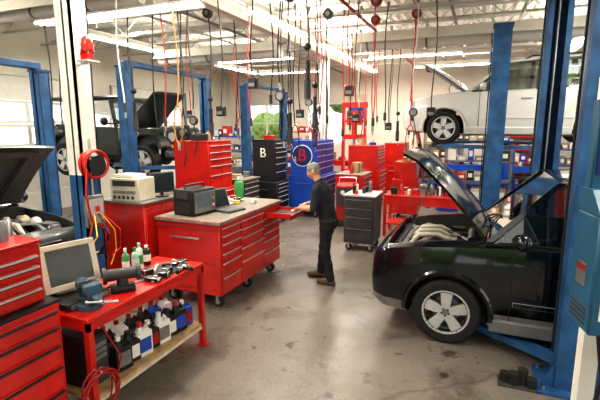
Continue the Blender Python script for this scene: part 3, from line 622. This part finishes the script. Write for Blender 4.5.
# ------------------------------------------------------------------ car
def car(name,paint,st,xf,xr,r,track,bay,gh,hood,loc,rz=0,clad=CLAD,rim=RIM,whl=(1,1,1,1),grille=(.55,.72),zclad=0,up=0):
    def S(x):
        for i in range(len(st)-1):
            if st[i][0]<=x<=st[i+1][0]+1e-6:
                t=(x-st[i][0])/(st[i+1][0]-st[i][0]);return [x]+[st[i][k]*(1-t)+st[i+1][k]*t for k in range(1,5)]
        return list(st[-1])
    def half(s):
        x,hw,zb,ze,zm=s;h=ze-zb
        return [(0,zb),(hw*.8,zb),(hw*.95,zb+.04*min(1,h/.5)),(hw*.985,zb+.2*h),(hw,zb+.42*h),(hw,zb+.62*h),(hw*.985,zb+.8*h),(hw*.955,ze-.04*h),(hw*.90,ze),(hw*.5,ze+(zm-ze)*.75),(0,zm)]
    xs=sorted(set([s[0] for s in st]+[round(i*.12,3) for i in range(int(st[-1][0]/.12)+1)]))
    xs=[x for i,x in enumerate(xs) if i==0 or x-xs[i-1]>.015]
    bb=B();bb.mi(paint);bb.mi(INT)
    rings=[]
    for x in xs:
        h=half(S(x));rings.append([(x,-y,z) for y,z in h]+[(x,y,z) for y,z in h[-2:0:-1]])
    bb.loft(rings,paint)
    cuts=[]
    def cutter(fn):
        c=B();c.mi(paint);fn(c);me=bpy.data.meshes.new('c');bmesh.ops.recalc_face_normals(c.bm,faces=c.bm.faces);c.bm.to_mesh(me);c.bm.free()
        for m in c.mats: me.materials.append(m)
        o=bpy.data.objects.new('c',me);COL.objects.link(o);cuts.append(o)
    for xw in(xf,xr):
        for s in(-1,1): cutter(lambda c:c.cyl((xw,s*(track-.22),r),(xw,s*(track+.4),r),r+.065,INT,36))
    if bay: cutter(lambda c:c.box(bay[0],bay[1],-bay[2],bay[2],bay[3],3,INT,.05))
    zbelt=S(gh['wb'][0]+.3)[3]
    cutter(lambda c:c.box(gh['wb'][0]+.15,gh['rb'][0]-.12,-(st[6][1]*.9-.07),(st[6][1]*.9-.07),.45,3,INT,.03))
    def mods(o):
        for c in cuts:
            m=o.modifiers.new('b','BOOLEAN');m.operation='DIFFERENCE';m.object=c;m.solver='EXACT'
    me=evalmesh(bb,mods)
    for c in cuts: bpy.data.objects.remove(c)
    b=B();b.mesh(me,lambda c,i:INT if i>0 else (clad if c.z<zclad else paint))
    hwm=max(s[1] for s in st)
    for xw in(xf,xr):
        for s in(-1,1):
            pts=[]
            for i in range(19):
                a=math.pi*(-.02+1.04*i/18);x=xw+(r+.085)*math.cos(a);z=r+(r+.085)*math.sin(a);sx=S(max(0,x));pts.append((x,s*(sx[1]*.992+.004),z))
            b.tube(pts,.03,paint,6)
    for s in(-1,1):
        b.box(xf+r+.07,xr-r-.07,min(s*(hwm-.07),s*(hwm+.012)),max(s*(hwm-.07),s*(hwm+.012)),st[4][2]-.01,st[4][2]+.13,clad,.015)
    for x in gh['doors']:
        h=half(S(x))[2:9]
        for s in(-1,1): b.tube([(x,s*(y+.001),z) for y,z in h],.006,BLK,4)
    for x in gh['doors'][1:]:
        for s in(-1,1): b.box(x-.28,x-.1,min(s*(hwm-.02),s*(hwm+.03)),max(s*(hwm-.02),s*(hwm+.03)),zbelt-.17,zbelt-.13,paint,.01)
    for s in(-1,1): b.box(gh['doors'][0]+.02,gh['doors'][-1],min(s*(hwm-.01),s*(hwm+.012)),max(s*(hwm-.01),s*(hwm+.012)),.52,.57,paint,.006)
    wb,wt,rt,rb=gh['wb'],gh['wt'],gh['rt'],gh['rb'];hb=gh['hb'];ht=gh['ht']
    n=8;rr_=[]
    for i in range(n+1):
        t=i/n;x=wt[0]+(rt[0]-wt[0])*t;z=wt[1]+(rt[1]-wt[1])*t+.05*math.sin(math.pi*t)
        row=[(x,-ht-.02,z-.03),(x,-ht+.04,z+.015),(x,-ht*.5,z+.045),(x,0,z+.055),(x,ht*.5,z+.045),(x,ht-.04,z+.015),(x,ht+.02,z-.03),(x,ht-.03,z-.045),(x,0,z+.01),(x,-ht+.03,z-.045)]
        rr_.append(row)
    b.loft(rr_,paint)
    for s in(-1,1): b.tube([(wt[0]+.3,s*(ht-.06),wt[1]+.04),(wt[0]+.4,s*(ht-.06),wt[1]+.09),(rt[0]-.3,s*(ht-.06),rt[1]+.09),(rt[0]-.2,s*(ht-.06),rt[1]+.03)],.014,BLK,6)
    def pill(x0,z0,x1,z1,w=.05,m=paint):
        for s in(-1,1):
            b.slab([(x0,s*hb,z0),(x0+w,s*hb,z0),(x1+w,s*(ht+.01),z1),(x1,s*(ht+.01),z1)],.03*(-s),m)
    pill(wb[0]-.02,wb[1]-.03,wt[0]-.04,wt[1],.07);pill(rb[0]-.12,rb[1]-.03,rt[0]-.13,rt[1]-.02,.14)
    for x in gh['pill']: pill(x,zbelt-.03,x+.03,wt[1]+.0,.08,BLK)
    b.quad([(wb[0],-hb+.02,wb[1]-.02),(wb[0],hb-.02,wb[1]-.02),(wt[0],ht-.02,wt[1]+.0),(wt[0],-ht+.02,wt[1]+.0)],GLASS)
    b.quad([(rb[0],-hb+.02,rb[1]-.02),(rb[0],hb-.02,rb[1]-.02),(rt[0],ht-.02,rt[1]),(rt[0],-ht+.02,rt[1])],GLASS)
    for s in(-1,1):
        b.quad([(wb[0]+.04,s*(hb-.01),zbelt-.03),(rb[0]-.05,s*(hb-.01),zbelt-.03),(rt[0]-.02,s*(ht-.005),rt[1]-.02),(wt[0]+.02,s*(ht-.005),wt[1]-.02)],GLASS)
        b.box(wb[0]+.1,rb[0]-.1,min(s*hb-.012,s*hb+.012),max(s*hb-.012,s*hb+.012),zbelt-.02,zbelt+.01,BLK)
        xm=wb[0]+.3;b.ell((xm,s*(hwm+.09),zbelt+.07),(.07,.11,.08),paint,14,9);b.box(xm-.03,xm+.03,min(s*(hb),s*(hwm+.03)),max(s*(hb),s*(hwm+.03)),zbelt+.0,zbelt+.05,BLK);b.ell((xm+.045,s*(hwm+.09),zbelt+.07),(.035,.09,.06),SCR,10,6)
        b.ell((st[2][0]+.07,s*(st[2][1]*.78),st[2][3]-.14),(.17,.17,.085),LAMP,18,10,RZ(-s*30));b.ell((st[2][0]+.17,s*(st[2][1]*.955),st[2][3]-.15),(.09,.04,.045),AMB,12,7,RZ(-s*12))
        # wiper
        b.tube([(wb[0]-.02,s*.35,wb[1]+.0),(wb[0]+.10,s*.1,wb[1]+.09),(wb[0]+.14,s*.05-.2,wb[1]+.12)],.009,BLK,5)
        b.box(st[-2][0]-.08,st[-2][0]+.05,min(s*st[-2][1]*.8,s*st[-2][1]*1.0),max(s*st[-2][1]*.8,s*st[-2][1]*1.0),zbelt-.35,zbelt-.05,mat('tail_red',(.5,.01,.01),.2),.01)
        b.ell((st[1][0]+.02,s*st[1][1]*.75,.42),(.05,.08,.05),LAMP,10,7)
        b.box(wt[0]+.25,wt[0]+.75,s*.38-.24,s*.38+.24,.5,.72,SEAT,.05);b.M=T(wt[0]+.7,s*.38,.65)@RY(12);b.box(0,.14,-.23,.23,0,.62,SEAT,.05);b.box(.02,.12,-.13,.13,.66,.86,SEAT,.04);b.M=Matrix.Identity(4)
    b.box(rt[0]-.9,rt[0]-.75,-.6,.6,.7,1.25,SEAT,.05)
    b.box(wb[0]+.16,wb[0]+.5,-hb+.08,hb-.08,wb[1]-.25,wb[1]-.03,INT,.04)
    sw=[(wb[0]+.68+.05*math.sin(a),-.38+.17*math.cos(a),wb[1]-.05+.17*math.sin(a)) for a in [i*math.pi/10 for i in range(21)]];b.tube(sw,.014,BLK,6);b.cyl((wb[0]+.45,-.38,wb[1]-.1),(wb[0]+.68,-.38,wb[1]-.05),.03,BLK,8)
    b.box(st[0][0]-.01,st[1][0]+.12,-.42,.42,grille[0],grille[1],BLK,.01);b.box(st[0][0]-.02,st[0][0]+.02,-.42,.42,(grille[0]+grille[1])/2-.01,(grille[0]+grille[1])/2+.012,ALU)
    b.box(st[0][0]-.005,st[1][0]+.1,-.5,.5,.33,.45,clad,.02);b.box(st[0][0]-.02,st[0][0],-.16,.16,.46,.56,WHT)
    b.box(wb[0]-.08,wb[0]-.0,-.6,.6,wb[1]-.07,wb[1]-.03,BLK)
    if bay:
        x0,x1,hw,zf=bay;zt=S(x0)[3]+up
        b.box(x0+.02,x0+.10,-hw+.05,hw-.05,zt-.14-up,zt-.05-up,BLK,.01);b.box(x0+.10,x0+.15,-.4,.4,zf,zt-.1,GR)
        b.box(x0+.28,x1-.18,-.3,.36,zf,zt-.12,ENG,.03);b.box(x0+.33,x1-.25,-.24,.28,zt-.13,zt-.05,ENG,.03)
        for i in range(5): b.tube([(x0+.18,-.2+i*.11,zt-.14),(x0+.28,-.2+i*.11,zt-.02),(x0+.5,-.2+i*.11,zt+.0),(x0+.62,-.2+i*.11,zt-.06)],.028,GR if i%2 else CRM,8)
        b.box(x0+.2,x0+.42,hw-.28,hw-.04,zf,zt-.12,BLK,.01);b.box(x0+.2,x0+.42,hw-.28,hw-.04,zt-.12,zt-.10,RED2)
        b.ell((x1-.2,-hw+.14,zt-.10),(.10,.09,.08),CRM,12,8);b.cyl((x1-.2,-hw+.14,zt-.05),(x1-.2,-hw+.14,zt-.0),.03,BLK,10)
        b.box(x0+.22,x0+.5,-hw+.05,-hw+.25,zf,zt-.08,GR,.03);b.ell((x0+.62,-hw+.13,zt-.10),(.08,.07,.07),WHT,12,8)
        b.cyl((x1-.28,hw-.16,zt-.25),(x1-.28,hw-.16,zt-.06),.09,DK,14);b.box(x0+.55,x1-.1,-.45,-.28,zt-.2,zt-.02,DK,.02);b.cyl((x1-.1,-.2,zt-.05),(x1-.1,.3,zt-.05),.06,BLK,12)
        for i in range(10):
            ya=random.uniform(-hw*.8,hw*.8);yb=random.uniform(-hw*.8,hw*.8);b.tube([(x0+.15,ya,zt-.12),(x0+.3,ya,zt-.05),((x0+x1)/2,(ya+yb)/2,zt-.01),(x1-.1,yb,zt-.1)],.016,[BLK,GR,RUB,ENG][i%4],6)
    if hood:
        hx,hz,Lh,hw0,hw1,ang=hood
        b.M=T(hx,0,hz)@RY(ang)
        g=[]
        for i in range(9):
            t=i/8;w=hw0+(hw1-hw0)*t;row=[]
            if i==8: w*=.93
            for j in range(9):
                q=-1+2*j/8;zz=.05*(1-q*q)+.03*math.sin(t*math.pi)-(.05 if i==8 else 0)+(.02 if abs(q)<.6 and 0<i<8 else 0);row.append((-Lh*t,q*w,zz))
            low=[(x*.995,y*.985,z-.03) for x,y,z in row[::-1]];g.append(row+low)
        nv,fc=b.loft(g,paint);k=b.mi(CLAD)
        for i in range(8):
            for j in range(8): fc[i*18+9+j].material_index=k
        for q in(-.5,0,.5): b.box(-Lh*.85,-Lh*.12,q*hw1*1.3-.03,q*hw1*1.3+.03,-.035,.01,CLAD,.008)
        b.box(-Lh*.9,-Lh*.82,-hw1*.75,hw1*.75,-.035,.0,CLAD,.008)
        M=b.M;tip=M@Vector((-Lh*.75,hw1*.8,-.02));b.M=Matrix.Identity(4)
        b.tube([(bay[0]+.1,bay[2]-.05,S(bay[0])[3]-.05),tip],.007,STEEL,6)
    b.box(.6,st[-1][0]-.5,-.5,.5,st[4][2]-.02,st[4][2]+.05,DK,.02);b.cyl((xf,-track+.1,r),(xf,track-.1,r),.04,DK,10);b.cyl((xr,-track+.1,r),(xr,track-.1,r),.05,DK,10);b.tube([(1.0,.2,st[4][2]-.03),(2.4,.25,st[4][2]-.03),(st[-1][0]-.3,.35,st[4][2]-.03)],.035,GR,8)
    k=0
    for xw in(xf,xr):
        for s in(-1,1):
            if whl[k]: wheel(b,xw,s*(track),r,r,.22,s,rim)
            k+=1
    return b.obj(name,loc,rz)
vue=[(0,.60,.42,.66,.68),(.05,.74,.30,.80,.83),(.18,.83,.25,.92,.95),(.5,.885,.23,.985,1.03),(.9,.905,.23,1.03,1.09),(1.3,.91,.23,1.06,1.13),(1.6,.91,.23,1.075,1.10),(2.5,.91,.23,1.09,1.10),(3.6,.91,.23,1.11,1.12),(4.25,.88,.28,1.12,1.13),(4.5,.83,.35,1.10,1.11),(4.6,.74,.45,.95,.96)]
GH=dict(wb=(1.28,1.10),wt=(2.0,1.63),rt=(4.05,1.66),rb=(4.45,1.10),hb=.82,ht=.64,doors=[1.52,2.55,3.45],pill=[2.5,3.4])
vs2=[(x,hw,zb,ze+.06,zm+.06) for x,hw,zb,ze,zm in vue]
GS=dict(wb=(1.22,1.17),wt=(1.84,1.74),rt=(4.05,1.77),rb=(4.45,1.17),hb=.82,ht=.66,doors=[1.46,2.48,3.45],pill=[2.42,3.4])
car('suv',CARBLK,vs2,.86,3.56,.35,.80,(.20,1.18,.74,.62),GS,(1.20,1.17,1.20,.76,.70,46),(-1.07,5.43,0),zclad=.46,clad=mat('bumper_grey',(.17,.17,.17),.45),up=.03)
car('car',CARWHT,vue,.86,3.56,.34,.80,(.20,1.22,.70,.60),GH,(1.26,1.11,1.10,.72,.66,33),(-1.56,10.33,1.90),clad=mat('white_trim',(.55,.55,.53),.5))
trk=[(x,hw*1.05,zb+.12,ze+.12,zm+.14) for x,hw,zb,ze,zm in vue]
GT=dict(wb=(1.28,1.26),wt=(1.9,1.80),rt=(4.05,1.80),rb=(4.35,1.26),hb=.86,ht=.7,doors=[1.52,2.55,3.45],pill=[2.5,3.4])
car('pickup_truck',CARGRN,trk,.9,3.56,.40,.84,(.16,1.22,.80,.72),GT,(1.26,1.26,1.22,.80,.74,42),(-4.55,3.12,0),rz=180,grille=(.7,.95),up=.12)
# ------------------------------------------------------------------ jeep
def jeep(loc,rz):
    b=B();P=CARGRN
    b.box(.25,1.35,-.58,.58,.55,.78,P,.03)
    for s in(-1,1): b.box(.25,1.35,min(s*.52,s*.60),max(s*.52,s*.60),.7,1.12,P,.02)
    b.box(.2,.28,-.62,.62,.6,1.12,P,.03)
    for i in range(7): b.box(.19,.21,-.27+i*.085,-.23+i*.085,.72,1.04,BLK)
    for s in(-1,1):
        b.cyl((.16,s*.43,.92),(.22,s*.43,.92),.10,LAMP,18);b.cyl((.17,s*.43,.72),(.21,s*.43,.72),.04,AMB,10)
    b.box(-.05,.1,-.8,.8,.5,.64,DK,.02)
    b.box(1.35,3.6,-.74,.74,.50,1.14,P,.03);b.box(1.5,3.5,-.66,.66,1.0,1.16,INT)
    for s in(-1,1):
        b.slab([(1.4,s*.70,1.12),(1.48,s*.70,1.12),(1.66,s*.64,1.74),(1.58,s*.64,1.74)],.05*-s,P)
        for x in(2.35,3.45): b.box(x,x+.1,min(s*.68,s*.72),max(s*.68,s*.72),1.12,1.76,BLK)
        b.quad([(1.5,s*.70,1.14),(2.35,s*.70,1.14),(2.35,s*.70,1.72),(1.66,s*.66,1.72)],GLASS);b.quad([(2.45,s*.70,1.2),(3.45,s*.70,1.2),(3.45,s*.70,1.7),(2.45,s*.70,1.7)],GLASS)
        for x in(1.42,2.38): b.box(x,x+.012,min(s*.735,s*.745),max(s*.735,s*.745),.55,1.12,BLK)
        b.ell((1.62,s*.88,1.26),(.05,.1,.09),BLK,10,7);b.box(1.6,1.64,min(s*.7,s*.86),max(s*.7,s*.86),1.2,1.23,BLK)
        b.loft([[(x,s*.55,z),(x,s*.86,z),(x,s*.86,z+.05),(x,s*.55,z+.05)] for x,z in((.12,.72),(.25,.9),(.45,.96),(.85,.96),(1.1,.84),(1.3,.58))],BLK)
        b.loft([[(x,s*.7,z),(x,s*.87,z),(x,s*.87,z+.05),(x,s*.7,z+.05)] for x,z in((2.45,.6),(2.6,.86),(2.75,.94),(3.15,.94),(3.35,.84),(3.5,.6))],BLK)
    b.box(1.55,3.56,-.71,.71,1.74,1.82,BLK,.03);b.quad([(1.42,-.66,1.14),(1.42,.66,1.14),(1.62,.62,1.72),(1.62,-.62,1.72)],GLASS);b.box(1.55,1.64,-.64,.64,1.68,1.76,P)
    b.box(.45,1.2,-.3,.3,.78,1.0,ENG,.03);b.cyl((.6,0,1.0),(.6,0,1.08),.16,BLK,18);b.box(1.0,1.25,.3,.5,.78,1.05,BLK)
    b.M=T(1.36,0,1.14)@RY(42)
    b.loft([[(-1.1*t,-.58+.06*t,0),(-1.1*t,-.3,.04),(-1.1*t,.3,.04),(-1.1*t,.58-.06*t,0),(-1.1*t,.58-.06*t,-.03),(-1.1*t,-.58+.06*t,-.03)] for t in(0,.25,.5,.75,1)],P);b.M=Matrix.Identity(4)
    for x in(.65,2.95):
        b.cyl((x,-.6,.40),(x,.6,.40),.05,DK,10);b.ell((x,.1,.40),(.15,.15,.13),DK,12,8)
        for s in(-1,1): wheel(b,x,s*.76,.38,.38,.24,s,RIM,5)
    b.box(.1,3.6,-.45,-.35,.42,.52,DK);b.box(.1,3.6,.35,.45,.42,.52,DK)
    tyre(b,(3.75,0,1.0),.37,.23,'x');b.obj('jeep',loc,rz)
jeep((-6.0,8.1,1.12),180)
# ------------------------------------------------------------------ hydraulic control unit
b=B();TEAL=mat('control_blue',(.02,.11,.20),.4)
b.box(-.13,.13,-.15,.15,1.05,1.78,TEAL,.015);b.loft([[(-.13,-.15,1.78),(.13,-.15,1.78),(.13,.15,1.78),(-.13,.15,1.78)],[(-.13,-.02,1.92),(.13,-.02,1.92),(.13,.15,1.92),(-.13,.15,1.92)]],TEAL)
b.box(-.11,.11,.06,.15,1.9,2.45,TEAL,.01);b.box(-.09,.09,.05,.06,2.0,2.4,mat('sign_navy',(.01,.03,.15),.4));b.text('B',.26,T(0,.048,2.2)@RX(90),RED,.004)
b.box(-.1,.1,-.156,-.15,1.45,1.7,DK);b.cyl((-.05,-.17,1.62),(-.05,-.15,1.62),.02,RED,12);b.cyl((.04,-.17,1.62),(.04,-.15,1.62),.02,GRN,12)
b.box(-.08,.08,-.155,-.15,1.15,1.35,WHT);b.box(-.06,.06,-.158,-.155,1.28,1.32,RED)
b.box(-.136,-.13,-.06,.06,1.33,1.47,GR);b.box(-.138,-.136,-.05,.05,1.42,1.46,RED2)
for i in range(4): b.box(-.134,-.13,-.1,.1,1.10+i*.03,1.115+i*.03,DK)
b.box(-.05,.05,.05,.13,.0,1.06,WHT);b.box(-.14,.14,-.1,.2,0,.02,BLUE);b.tube([(0,0,1.05),(.05,-.02,.7),(.0,.0,.3),(.1,.1,.03)],.015,BLK)
b.obj('lift_control_unit',(.77,3.05,0),12)
b=B();b.box(-.08,.08,-.004,.004,-.11,.11,WHT);b.box(-.07,.07,-.008,-.004,.04,.10,RED)
for i in range(4): b.box(-.06,.06,-.007,-.004,-.09+i*.028,-.08+i*.028,BLK)
b.obj('warning_sign',(.90,4.012,2.55))
b=B();b.box(-.07,.07,-.01,.0,-.1,.1,RED);b.box(-.06,.06,-.012,-.01,-.02,.02,WHT);b.obj('warning_sign',(.90,4.016,3.25))
b=B()
for i in range(4): b.cyl((-.1+i*.07,-.03*(i%2),.012),(-.1+i*.07,-.03*(i%2),.09+.03*(i%3)),.045,RUB,12)
b.box(-.16,.18,-.1,.08,0,.012,DK);b.obj('lift_adapters',(.46,4.02,0))
# ------------------------------------------------------------------ mechanic
def limb(b,pts,rs,m,sub=6):
    P=[];Rr=[]
    for i in range(len(pts)-1):
        for k in range(sub): 
            t=k/sub;P.append(Vector(pts[i]).lerp(Vector(pts[i+1]),t));Rr.append(rs[i]*(1-t)+rs[i+1]*t)
    P.append(Vector(pts[-1]));Rr.append(rs[-1]);b.tube(P,Rr,m,14)
    for q,r in((pts[0],rs[0]),(pts[-1],rs[-1])): b.ell(q,(r,r,r),m,14,9)
    for q,r in zip(pts[1:-1],rs[1:-1]): b.ell(q,(r*1.02,)*3,m,14,9)
def rem(b,vox,sm=4):
    def mods(o):
        m=o.modifiers.new('r','REMESH');m.mode='VOXEL';m.voxel_size=vox;s=o.modifiers.new('s','SMOOTH');s.iterations=sm;s.factor=.5
    return evalmesh(b,mods)
def mechanic(loc,rz):
    out=B();b=B()
    def ring(c,rx,ry_,tilt):
        M=RY(tilt);return [Vector(c)+M@Vector((rx*math.cos(a),ry_*math.sin(a),0)) for a in [2*math.pi*k/20 for k in range(20)]]
    b.loft([ring((.03,0,.84),.10,.13,0),ring((.035,0,.92),.128,.178,-3),ring((.02,0,1.0),.128,.172,-6),ring((-.002,0,1.08),.128,.168,-9),ring((-.022,0,1.17),.132,.18,-12),ring((-.045,0,1.27),.138,.195,-15),ring((-.065,0,1.36),.132,.20,-18),ring((-.09,0,1.43),.105,.18,-22),ring((-.115,0,1.475),.078,.12,-26),ring((-.13,0,1.505),.060,.068,-30)],SHIRT)
    for s,kn,an,el in((-1,(.03,-.12,.50),(.12,-.13,.09),(-.10,-.27,1.15)),(1,(-.08,.13,.50),(-.12,.15,.09),(-.13,.26,1.16))):
        limb(b,[(.03,s*.09,.90),kn,(an[0],an[1],an[2]+.02)],[.102,.074,.066],PANT)
        b.ell((.055,s*.08,.90),(.11,.10,.12),PANT)
        limb(b,[(-.085,s*.18,1.40),el],[.072,.056],SHIRT)
    me=rem(b,.014,5)
    for v in me.vertices:
        c=v.co;q=Vector((c.x*9,c.y*9,c.z*14));k=.011*noise.noise(q)+.005*noise.noise(q*2.7)
        if c.z>.975: k=max(k,-.004)
        v.co=c+Vector(v.normal)*k
    out.mesh(me,lambda c,i: SHIRT if c.z>.975 or abs(c.y)>.21 else (LEATH if c.z>.945 else PANT))
    out.tube([( -.13+.062*math.cos(a),.064*math.sin(a),1.508+.033*math.cos(a)) for a in [i*math.pi/8 for i in range(17)]],.010,SHIRT,6)
    for an,yaw_ in(((.12,-.13),-6),((-.12,.15),8)):
        b=B();b.M=T(an[0],an[1],0)@RZ(yaw_)
        b.ell((-.13,0,.045),(.10,.048,.042),BOOT);b.ell((-.05,0,.055),(.11,.045,.052),BOOT);b.ell((.02,0,.05),(.06,.042,.05),BOOT);b.cyl((0,0,.04),(0,0,.14),.05,BOOT,14);b.box(-.2,.07,-.035,.035,.005,.04,BOOT)
        me=rem(b,.010,3);out.mesh(me,lambda c,i:BOOT if c.z>.022 else BLK)
    for s,el,wr,tgt in((-1,(-.10,-.27,1.15),(-.335,-.18,1.125),(-.42,-.11,1.10)),(1,(-.13,.26,1.16),(-.355,.12,1.135),(-.435,.04,1.11))):
        b=B();el=Vector(el);wr=Vector(wr);tgt=Vector(tgt)
        limb(b,[el,el.lerp(wr,.35),wr],[.046,.046,.028],SKIN)
        d=(tgt-wr).normalized();up=Vector((0,0,1));side=d.cross(up).normalized();nn=side.cross(d).normalized()
        for t in(.2,.45,.7,.95):
            for q in(-.024,0,.024): b.ell(wr+d*(.085*t+.01)+side*q*(.7+.4*t),(.017,.017,.015),SKIN,10,7)
        limb(b,[wr,wr+d*.05],[.026,.024],SKIN,3)
        for k,(q,L) in enumerate(((-.034,.062),(-.012,.072),(.011,.07),(.033,.055))):
            p0=wr+d*.085+side*q;p1=p0+(d*.85-nn*.5).normalized()*L*.5;p2=p1+(d*.3-nn*.95).normalized()*L*.32;p3=p2+(-d*.3-nn*.9).normalized()*L*.25
            limb(b,[p0,p1,p2,p3],[.0098,.009,.0083,.0072],SKIN,3)
        mid=Vector((0,-s,0));mid=(mid-d*mid.dot(d)).normalized()
        t0=wr+d*.025+mid*.02;t1=t0+(d*.6+mid*.7-nn*.3).normalized()*.04;t2=t1+(d*.9+mid*.1-nn*.5).normalized()*.03;limb(b,[t0,t1,t2],[.013,.011,.009],SKIN,3)
        me=rem(b,.0045,2);out.mesh(me,lambda c,i:SKIN)
    out.cyl((-.475,-.15,1.07),(-.475,.10,1.075),.009,STEEL,8);out.ell((-.475,-.16,1.07),(.02,.022,.01),STEEL,10,6)
    b=B();HM=T(-.195,0,1.635)@RY(-26)
    limb(b,[(-.105,0,1.47),(-.155,0,1.56)],[.062,.056],SKIN,4)
    b.M=HM
    b.ell((.012,0,.045),(.096,.077,.088),SKIN,20,14);b.ell((-.035,0,-.01),(.062,.062,.085),SKIN,18,12);b.ell((-.055,0,-.065),(.036,.040,.03),SKIN,14,9);b.ell((.03,0,-.01),(.07,.062,.07),SKIN,14,9)
    b.ell((-.082,0,.032),(.022,.052,.014),SKIN);b.ell((-.098,0,-.005),(.020,.0115,.028),SKIN,12,8);b.ell((-.108,0,-.022),(.014,.016,.011),SKIN,12,8)
    for s in(-1,1):
        b.ell((-.07,s*.036,-.01),(.022,.02,.018),SKIN);b.ell((.012,s*.078,.0),(.02,.009,.032),SKIN,12,8,RZ(s*-18));b.ell((-.096,s*.012,-.022),(.01,.007,.007),SKIN,8,6)
    b.ell((-.09,0,-.043),(.010,.024,.005),SKIN);b.ell((-.088,0,-.053),(.010,.021,.006),SKIN)
    me=rem(b,.0045,2);Hi=HM.inverted()
    def hm(c,i):
        q=Hi@c
        if abs(q.y)>.068 and -.04<q.z<.035 and -.02<q.x<.04: return SKIN
        if q.x>-.075 and q.z>.04-.75*(q.x+.03) and q.z>-.07: return HAIR
        return SKIN
    for v in me.vertices:
        q=Hi@v.co
        if hm(v.co,0) is HAIR: v.co=v.co+Vector(v.normal)*(.005+.0025*noise.noise(q*60))
    out.mesh(me,hm)
    out.M=HM
    for s in(-1,1):
        out.ell((-.083,s*.031,.012),(.012,.014,.009),mat('eye_white',(.7,.68,.65),.3),10,7);out.ell((-.092,s*.031,.011),(.005,.006,.006),BLK,8,6);out.box(-.098,-.088,s*.031-.017,s*.031+.017,.028,.032,HAIR)
    out.box(-.1000,-.097,-.018,.018,-.049,-.047,mat('lip',(.35,.12,.1),.5))
    out.M=Matrix.Identity(4)
    return out.obj('mechanic',loc,rz,ang=60)
mechanic((-1.98,5.80,0),0)
# ------------------------------------------------------------------ world, camera
w=bpy.data.worlds.new('world');bpy.context.scene.world=w;w.use_nodes=True
bg=w.node_tree.nodes['Background'];bg.inputs[0].default_value=(1,.98,.94,1);bg.inputs[1].default_value=2.0
sc=bpy.context.scene;sc.view_settings.view_transform='Standard'
try: sc.view_settings.look='Medium High Contrast'
except Exception as e: pass
c=bpy.data.cameras.new('camera');co=bpy.data.objects.new('camera',c);COL.objects.link(co)
co.location=(0,0,2.3);co.rotation_euler=(math.pi/2-math.atan(75/430),0,math.atan(180/436.5));c.lens=25.8;c.clip_start=.05;sc.camera=co
